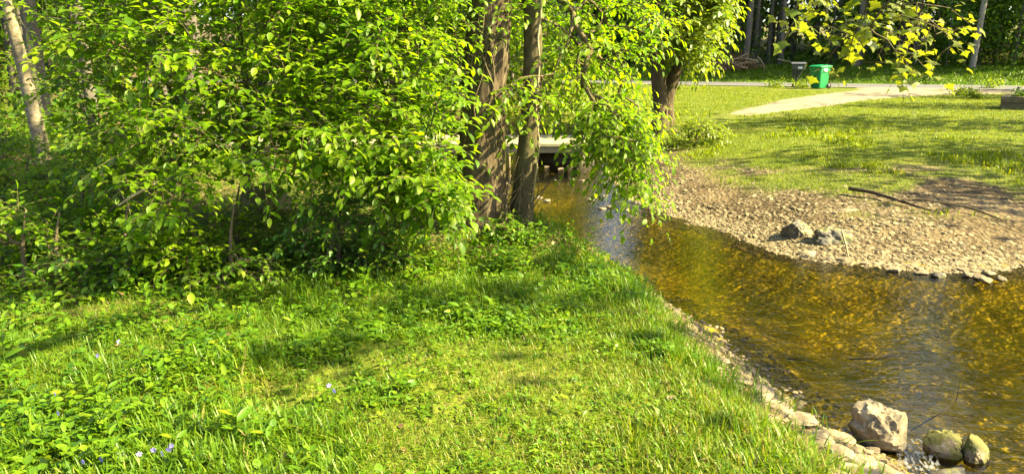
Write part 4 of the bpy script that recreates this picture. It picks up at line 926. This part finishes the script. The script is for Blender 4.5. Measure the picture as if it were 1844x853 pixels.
# ------------------------------------------------------------------ sticks
def stick(name, label, cat, pts, r, mat, seg=7, bark=.1, group=None, forks=()):
    pts = np.array(pts, float); c = pts[0].copy(); mb = MB(); n = max(8, 6*len(pts)); P = resample(pts-c, n)
    P[1:-1] = (P[:-2]+2*P[1:-1]+P[2:])/4; mb.tube(P, np.interp(np.linspace(0, 1, n), np.linspace(0, 1, len(r)), r), seg, bark=bark, sd=int(abs(c[0]*100)))
    for f in forks:
        Q = resample(np.array(f[0], float)-c, 12); mb.tube(Q, np.linspace(f[1], f[1]*.4, 12), 5)
    return tag(mb.build(name, mat, loc=c), label, cat, group)
def gp(px, py, z0, dz=0.0):           # on the real ground near level z0
    d = ray(float(px), float(py)); d = d/d[1]; yy = np.linspace(2, 80, 4000); x = d[0]*yy; z = CAM_H+d[2]*yy
    k = int(np.argmax(z < H(x, yy))); p = np.array([x[k], yy[k], float(H(x[k:k+1], yy[k:k+1])[0])])
    p[2] += dz; return p
stick('fallen_branch', 'dark fallen branch lying on the gravel bar', 'branch', [gp(1528, 350, -.2, .08), gp(1570, 356, -.2, .07), gp(1630, 372, -.2, .05), gp(1678, 386, -.2, .04)], (.028, .025, .018, .008), M_WETLOG)
stick('fallen_branch', 'thin bent stick on the gravel bar crossing the dark branch', 'branch', [gp(1560, 374, -.2, .05), gp(1650, 372, -.2, .10), gp(1740, 382, -.2, .06), gp(1775, 393, -.2, .05), gp(1808, 402, -.2, .03)], (.005, .010, .012, .014, .008), M_TWIG)
z_ = -.58
stick('sunken_stick', 'pale sunken stick resting on the bed of the stream', 'stick', [on(1527., 645., z_), on(1550., 645., z_+.02), on(1590., 642., z_+.02), on(1618., 638., z_+.01)], (.006, .016, .017, .010), M_DRY)
stick('sunken_stick', 'short dark sunken stick left of the pale one', 'stick', [on(1418., 645., z_), on(1450., 648., z_)], (.008, .005), M_WETLOG)
stick('twig', 'thin forked twig poking out of the water', 'twig', [on(1640., 775., -.56), on(1690., 745., -.50), on(1722., 722., -.46), np.array(on(1722., 722., -.46))+(.003, 0, .13)], (.004, .004, .003, .002), M_WETLOG, 5, 0, None, [([on(1690., 745., -.50), on(1740., 752., -.52)], .003)])
s0 = at(213., 370., 4.9); s1 = at(292., 325., 5.0)
stick('dead_twig', 'pale broken twig caught in the leaf sprays', 'twig', [s0, at(240., 352., 4.9), s1], (.006, .011, .009), M_DRY, 7, .1, None, [([at(228., 358., 4.9), at(236., 390., 4.95), at(250., 425., 5.0)], .004), ([at(224., 358., 4.9), at(212., 335., 4.95)], .003)])
bb = gp(135, 480, 0, -.02)
stick('leaning_sapling', 'bare leaning stem rising through the undergrowth shrub', 'stem', [bb, bb+(.12, .05, .25), bb+(.33, .1, .5), bb+(.42, .1, .8)], (.010, .008, .006, .003), M_TWIG, 6, .1)
r2 = np.random.default_rng(900)
for i in range(36):
    px = r2.uniform(835, 935); b = gp(px, r2.uniform(405, 432), -.1, -.02); h = r2.uniform(.3, .75); a = r2.normal(0, .25, 2)
    stick('bare_sapling', 'thin bare stem sprouting around the two trunks', 'stem', [b, b+(a[0]*.3, a[1]*.2, h*.35), b+(a[0]*.8, a[1]*.5, h*.75), b+(a[0]*1.2+.05*r2.normal(), a[1], h)], (.007, .006, .005, .002), M_TWIG, 5, 0, 'bare stems around the trunks')
# vines on the thick trunk and beside the slim one
tb = a3(868, 425, 6.75)
for i in range(9):
    a0 = r2.uniform(2.6, 6.6); da = r2.uniform(-1.0, 1.0); h = r2.uniform(1.2, 2.6); pts = []
    for t in np.linspace(0, 1, 22):
        yy = 425-(h/1.6*310)*t; cx = np.interp(yy, (-20, 60, 150, 250, 330, 425), (884, 878, 872, 868, 866, 867)); c = a3(cx, yy, 6.75); rr = np.interp(t, (0, .2, 1), (.258, .20, .165)); a = a0+da*t*1.6+.28*math.sin(t*9+i)+.12*math.sin(t*23+i*2)
        pts.append(c+np.array((math.cos(a)*rr, math.sin(a)*rr, 0)))
    stick('climbing_vine', 'woody vine climbing the thick rough trunk', 'vine', pts, (.011, .009, .006), M_TWIG, 6, .1, 'vines on the thick trunk')
stick('climbing_vine', 'pale thin vine hanging beside the slim trunk', 'vine', [a3(975, -40, 6.85), a3(974, 30, 6.84), a3(968, 70, 6.82), a3(972, 110, 6.82), a3(965, 200, 6.8), a3(972, 260, 6.78), a3(960, 350, 6.76), a3(946, 420, 6.76)], (.010, .010, .009, .008, .006, .006, .005, .005), M_DRY, 7, .1)
# dry roots over the dark rock
rp = on(1506., 430., -.3)
stick('dry_root', 'bleached forked root lying over the dark hollow rock', 'root', [rp+(.0, -.1, .12), rp+(.02, -.17, .0), rp+(.06, -.2, -.16)], (.012, .010, .006), M_DRY, 6, .1, None, [([rp+(.0, -.1, .12), rp+(.14, -.12, .1), rp+(.26, -.14, .02)], .008), ([rp+(.02, -.12, .1), rp+(-.12, -.08, .13)], .007)])

# ------------------------------------------------------------------ footbridge
bl, br = a3(385, 262, 14.7), a3(1072, 262, 14.7)
t = empty('footbridge', (0.0, 14.2, -.34), 'low pale slab bridge crossing the stream behind the trunks', 'bridge')
mb = MB(); x0, x1 = bl[0], br[0]; L = x1-x0; cx = (x0+x1)/2
mb.box((cx, .72, .27), (L, 1.5, .075), bev=.012); mb.build('deck', M_DECK, t, False)
mb = MB(); mb.box((cx, .06, .17), (L-.3, .12, .12), bev=.01); mb.build('beam', M_DECK2, t, False)
mb = MB(); mb.box((cx, 1.38, .17), (L-.3, .12, .12), bev=.01); mb.build('beam', M_DECK2, t, False)
for k, xx in enumerate((x0+.35, x1-.45)):
    V, F = rock_v(4, (.7, .6, .34), 950+k, .4, 8); mb = MB(); mb.add(V+np.array((xx, .85, -.22)), [F]); mb.build('abutment', M_ABUT, t)
for px in (903, 917):
    p = a3(px, 284, 14.15); mb = MB(); q = np.array((p[0], p[1]-14.2, .06)); mb.tube([q+(0, 0, .05), q+(0, 0, -.42)], (.025, .02), 7); mb.build('stake', M_DRY, t)

# ------------------------------------------------------------------ wheeled bin
def bin_body(rz):
    b = gp(1474, 160, .1); t = empty('wheeled_bin', b, 'bright green wheeled refuse bin with closed lid at the drive entrance', 'bin', rz=rz)
    def rect(w_, d_, z, c=.06):
        o = []
        for sx, sy in ((-1, -1), (1, -1), (1, 1), (-1, 1)):
            for kx, ky in (((0, c), (c*.3, c*.3), (c, 0)) if sx*sy > 0 else ((c, 0), (c*.3, c*.3), (0, c))): o.append((sx*(w_-kx), sy*(d_-ky), z))
        return o
    mb = MB(); prof = [(.235, .26, .03), (.25, .275, .05), (.275, .315, .45), (.285, .33, .70), (.30, .345, .72), (.305, .36, .93), (.335, .395, .935), (.335, .395, .985)]
    V = np.array([p for q in prof for p in rect(*q)]); m = 12; F4 = [(r*m+i, r*m+(i+1) % m, r*m+m+(i+1) % m, r*m+m+i) for r in range(len(prof)-1) for i in range(m)]
    mb.add(V, [np.array(F4), np.array([list(range(m))[::-1]])]); body = mb.build('body', M_BIN, t, False)
    lid = MB(); P2 = [(.345, .41, .99), (.35, .42, 1.005), (.34, .40, 1.03), (.26, .30, 1.065), (.10, .15, 1.075)]
    V = np.array([p for q in P2 for p in rect(*q)]); V[:, 2] += V[:, 1]*.03
    F4 = [(r*m+i, r*m+(i+1) % m, r*m+m+(i+1) % m, r*m+m+i) for r in range(len(P2)-1) for i in range(m)]
    lid.add(V, [np.array(F4), np.array([list(range(4*m, 5*m)), ]), np.array([list(range(m))[::-1]])]); l = lid.build('lid', M_BINLID, t, False)
    hb = MB(); hb.tube([(-.24, .44, .99), (-.24, .50, 1.0), (.24, .50, 1.0), (.24, .44, .99)], .018, 8); hb.box((-.24, .415, .985), (.05, .08, .05)); hb.box((.24, .415, .985), (.05, .08, .05)); hb.build('handle', M_BIN, t)
    for s in (-1, 1):
        wb = MB(); a = np.linspace(0, 2*np.pi, 25)[:-1]
        ring = [(s*.265+s*o, .33+math.cos(q)*r, .125+math.sin(q)*r) for o, r in ((0, .10), (0, .115), (.012, .125), (.045, .125), (.058, .115), (.058, .085)) for q in a]
        F = [(k*24+i, k*24+(i+1) % 24, k*24+24+(i+1) % 24, k*24+24+i) for k in range(5) for i in range(24)]
        wb.add(np.array(ring), [np.array(F), np.array([list(range(24))])]); wh = wb.build('wheel', M_RUBBER, t)
        hb = MB(); hb.tube([(s*.27, .33, .125), (s*.31, .33, .125)], (.085, .08), 16); hb.build('hub', M_DGREY, wh)
    ax = MB(); ax.tube([(-.27, .33, .125), (.27, .33, .125)], .014, 8); ax.build('axle', M_DGREY, t)
    ri = MB()
    for xx in (-.14, .14): ri.box((xx, -.312, .42), (.035, .03, .55))
    ri.build('front_rib', M_BIN, t)
    pm = MB(); pm.box((.318, -.05, .83), (.006, .26, .13)); lb = pm.build('sticker', M_WHITE, t); 
    pm = MB(); pm.box((-.02, -.342, .55), (.13, .012, .035)); pm.build('grip_slot', M_RUBBER, t)
    return t
bin_body(R(-60))
# ------------------------------------------------------------------ mailbox
b = gp(1431, 157, .1); t = empty('mailbox', b, 'black mailbox with sky reflection coloured into its roof on a moulded black post beside the green bin', 'mailbox', rz=R(-28))
mb = MB(); mb.box((-.10, 0, .30), (.07, .10, .62), bev=.012); mb.box((.05, 0, .30), (.10, .11, .62), bev=.012); mb.box((-.03, 0, .70), (.25, .13, .2), bev=.015)
mb.add(np.array([(.10, -.06, .45), (.10, .06, .45), (.32, .06, .80), (.32, -.06, .80), (.10, -.06, .80), (.10, .06, .80)]), [np.array([(0, 1, 2, 3), (4, 3, 2, 5)]), np.array([(0, 3, 4), (1, 5, 2)])])
mb.build('post', M_BLACK, t, False)
mb = MB(); mb.box((.10, 0, .95), (.58, .28, .26), bev=.02); bx = mb.build('box', M_DGREY, t, False)
V = []
for xx in (-.22, .43):
    for yy, zz in ((-.175, 1.085), (-.175, 1.11), (-.09, 1.165), (0, 1.18), (.09, 1.165), (.175, 1.11), (.175, 1.085)): V.append((xx, yy, zz))
F4 = [(i, i+1, i+8, i+7) for i in range(6)]+[(6, 0, 7, 13)]
mb = MB(); mb.add(np.array(V), [np.array(F4), np.array([[6, 5, 4, 3, 2, 1, 0], [7, 8, 9, 10, 11, 12, 13]])]); mb.build('roof', plain('glossy roof plastic', (.10, .10, .11), .22, .6, .1, 5), t, False)  # roof colour lifted towards pale blue to stand in for sky reflection
mb = MB(); mb.box((.20, -.144, .92), (.20, .006, .10)); mb.build('number_plate', M_WHITE, t, False)
mb = MB(); mb.box((.394, 0, .94), (.012, .25, .24), bev=.004); mb.build('door', M_BLACK, t, False)
# ------------------------------------------------------------------ utility pole
b = gp(1750, 124, .6, -.2); mb = MB(); mb.tube(resample([(0, 0, 0), (.12, 0, 3.0), (.42, 0, 9.5)], 40), np.linspace(.17, .12, 40), 16, bark=.02, sd=4)
t = empty('utility_pole', b, 'weathered wooden utility pole at the edge of the woods', 'utility pole'); mb.build('pole', M_POLE, t)
mb = MB(); mb.box((.40, -.16, 9.0), (2.2, .1, .12), bev=.01); mb.build('crossarm', M_POLE, t, False)
mb = MB(); mb.tube([(.10, .18, .2), (.16, .19, 3.0), (.40, .17, 8.0)], .02, 6); mb.build('conduit', M_DGREY, t)
# ------------------------------------------------------------------ timber planter at the right edge
b = gp(1800, 197, .1); t = empty('timber_planter', b, 'weathered timber planter box on the lawn with leafy plants in it', 'planter', rz=R(-36))
for k in range(2):
    mb = MB(); mb.box((.75, 0, .09+k*.185), (1.5, .17, .18), bev=.015); mb.build('timber', M_TIMBER, t, False)
    mb = MB(); mb.box((.085, .68, .09+k*.185), (.17, 1.18, .18), bev=.015, rz=0); mb.build('timber', M_TIMBER, t, False)
    mb = MB(); mb.box((1.415, .68, .09+k*.185), (.17, 1.18, .18), bev=.015); mb.build('timber', M_TIMBER, t, False)
    mb = MB(); mb.box((.75, 1.36, .09+k*.185), (1.5, .17, .18), bev=.015); mb.build('timber', M_TIMBER, t, False)
mb = MB(); mb.box((.75, .68, .15), (1.15, 1.18, .30)); mb.build('soil', plain('dark soil', (.07, .05, .03), .95, .1, .3, 9, .6), t, False)
r2 = np.random.default_rng(960)
def leafy(name, label, cat, loc, rad, h, nl, size, mat, seed, group=None):
    rg = np.random.default_rng(seed); t = empty(name, loc, label, cat, group); mb = MB(); PP = []; 
    for k in range(7):
        e = np.array((rg.normal(0, rad*.5), rg.normal(0, rad*.5), h*rg.uniform(.6, 1))); W = resample([(0, 0, -.02), e*(.4, .4, .6), e], 6); mb.tube(W, np.linspace(.006, .003, 6), 4); PP.append(W)
    mb.build('stems', mat, t); c = np.concatenate(PP)[rg.integers(0, 42, nl)]+rg.normal(0, 1, (nl, 3))*np.array((rad*.35, rad*.35, h*.15)); c[:, 2] = np.abs(c[:, 2])
    V, F, T = scatter(LEAF[0], LEAF[1], c, rg.normal(0, 1, (nl, 3))+(0, 0, .2), np.array((0, 0, 1.0))+rg.normal(0, .4, (nl, 3)), rg.uniform(*size, nl), rg.random(nl)); link('leaves', mesh('leaves', V, F, T), mat, t); return t
pb = np.array(b)
leafy('potted_plant', 'pale leafy plant growing in the timber planter', 'plant', pb+(.62, .10, .3), .3, .32, 160, (.05, .11), M_HERB, 961)
leafy('potted_plant', 'yellow green leafy plant growing in the timber planter', 'plant', pb+(1.1, -.2, .3), .32, .36, 180, (.05, .11), M_YEL, 962)
for i, (px, py, rad, h, lb) in enumerate(((1730, 172, .5, .3, 'yellowish weed clump on the lawn left of the timber planter'), (1782, 160, .7, .5, 'weed clump on the lawn behind the timber planter'), (1395, 158, .6, .4, 'tall grass clump growing left of the mailbox'), (1445, 158, .5, .35, 'bright weed clump around the mailbox post'), (1760, 178, .35, .3, 'small weed clump against the timber planter corner'))):
    leafy('weed_clump', lb, 'weed', gp(px, py, .1), rad, h, 260, (.06, .14), M_YEL, 970+i)
# ------------------------------------------------------------------ brush pile at the wood edge
bp = gp(1338, 126, .7); t = empty('brush_pile', bp, 'heap of cut branches and brown brush at the edge of the woods', 'brush pile')
r2 = np.random.default_rng(980)
for k in range(34):
    c = np.array((r2.normal(0, 1.1), r2.normal(0, .5), abs(r2.normal(0, .35)))); d = norm(np.array((r2.normal(0, 1), r2.normal(0, .5), r2.normal(0, .25)))); L = r2.uniform(.8, 2.0)
    mb = MB(); Q = resample([c-d*L/2, c+np.array((0, 0, .12)), c+d*L/2], 8); Q[:, 2] = np.maximum(Q[:, 2], .0); mb.tube(Q, np.linspace(.04, .012, 8), 6); mb.build('branch', M_DRY if k % 3 else M_TWIG, t)
n = 900; c = r2.normal(0, 1, (n, 3))*(1.0, .5, .3)+(-.6, .1, .25); c[:, 2] = np.abs(c[:, 2])*np.exp(-(c[:, 0]+.6)**2*.4)*1.4
V, F, T = scatter(LEAF_S[0], LEAF_S[1], c, r2.normal(0, 1, (n, 3)), r2.normal(0, 1, (n, 3)), r2.uniform(.1, .22, n), r2.random(n)*.6); o = link('dead_foliage', mesh('dead_foliage', V, F, T), M_DEAD, t)
# ------------------------------------------------------------------ little rapid between boulder and mossy rocks
def foam_mat():
    m, n, out = nmat('broken white water'); v = objvec(n, (1, 1, 1)); v = objvec(n, (42, 16, 1)); f = noise_tex(n, 1.0, 7, v, .6)
    p = N(n, 'ShaderNodeBsdfPrincipled'); p.inputs['Base Color'].default_value = (.8, .82, .82, 1); p.inputs['Roughness'].default_value = .25
    tr = N(n, 'ShaderNodeBsdfTransparent'); mx = N(n, 'ShaderNodeMixShader'); n.links.new(ramp(n, ((.48, (0, 0, 0)), (.85, (.55, .55, .55))), f), mx.inputs[0])
    n.links.new(tr.outputs[0], mx.inputs[1]); n.links.new(p.outputs[0], mx.inputs[2]); n.links.new(mx.outputs[0], out.inputs[0]); return m
c0 = on(1648., 812., ZW); V, F = sheet(-.10, .10, -.22, .14, 40, 60, lambda x, y: .005+.010*fb(x, y, .04, 3)*np.exp(-(x/.06)**2))
tag(link('rapids', mesh('rapids', V, F), foam_mat(), loc=(c0[0], c0[1], ZW), rz=R(-20)), 'white broken water running between the boulder and the mossy rocks', 'rapids', kind='stuff')
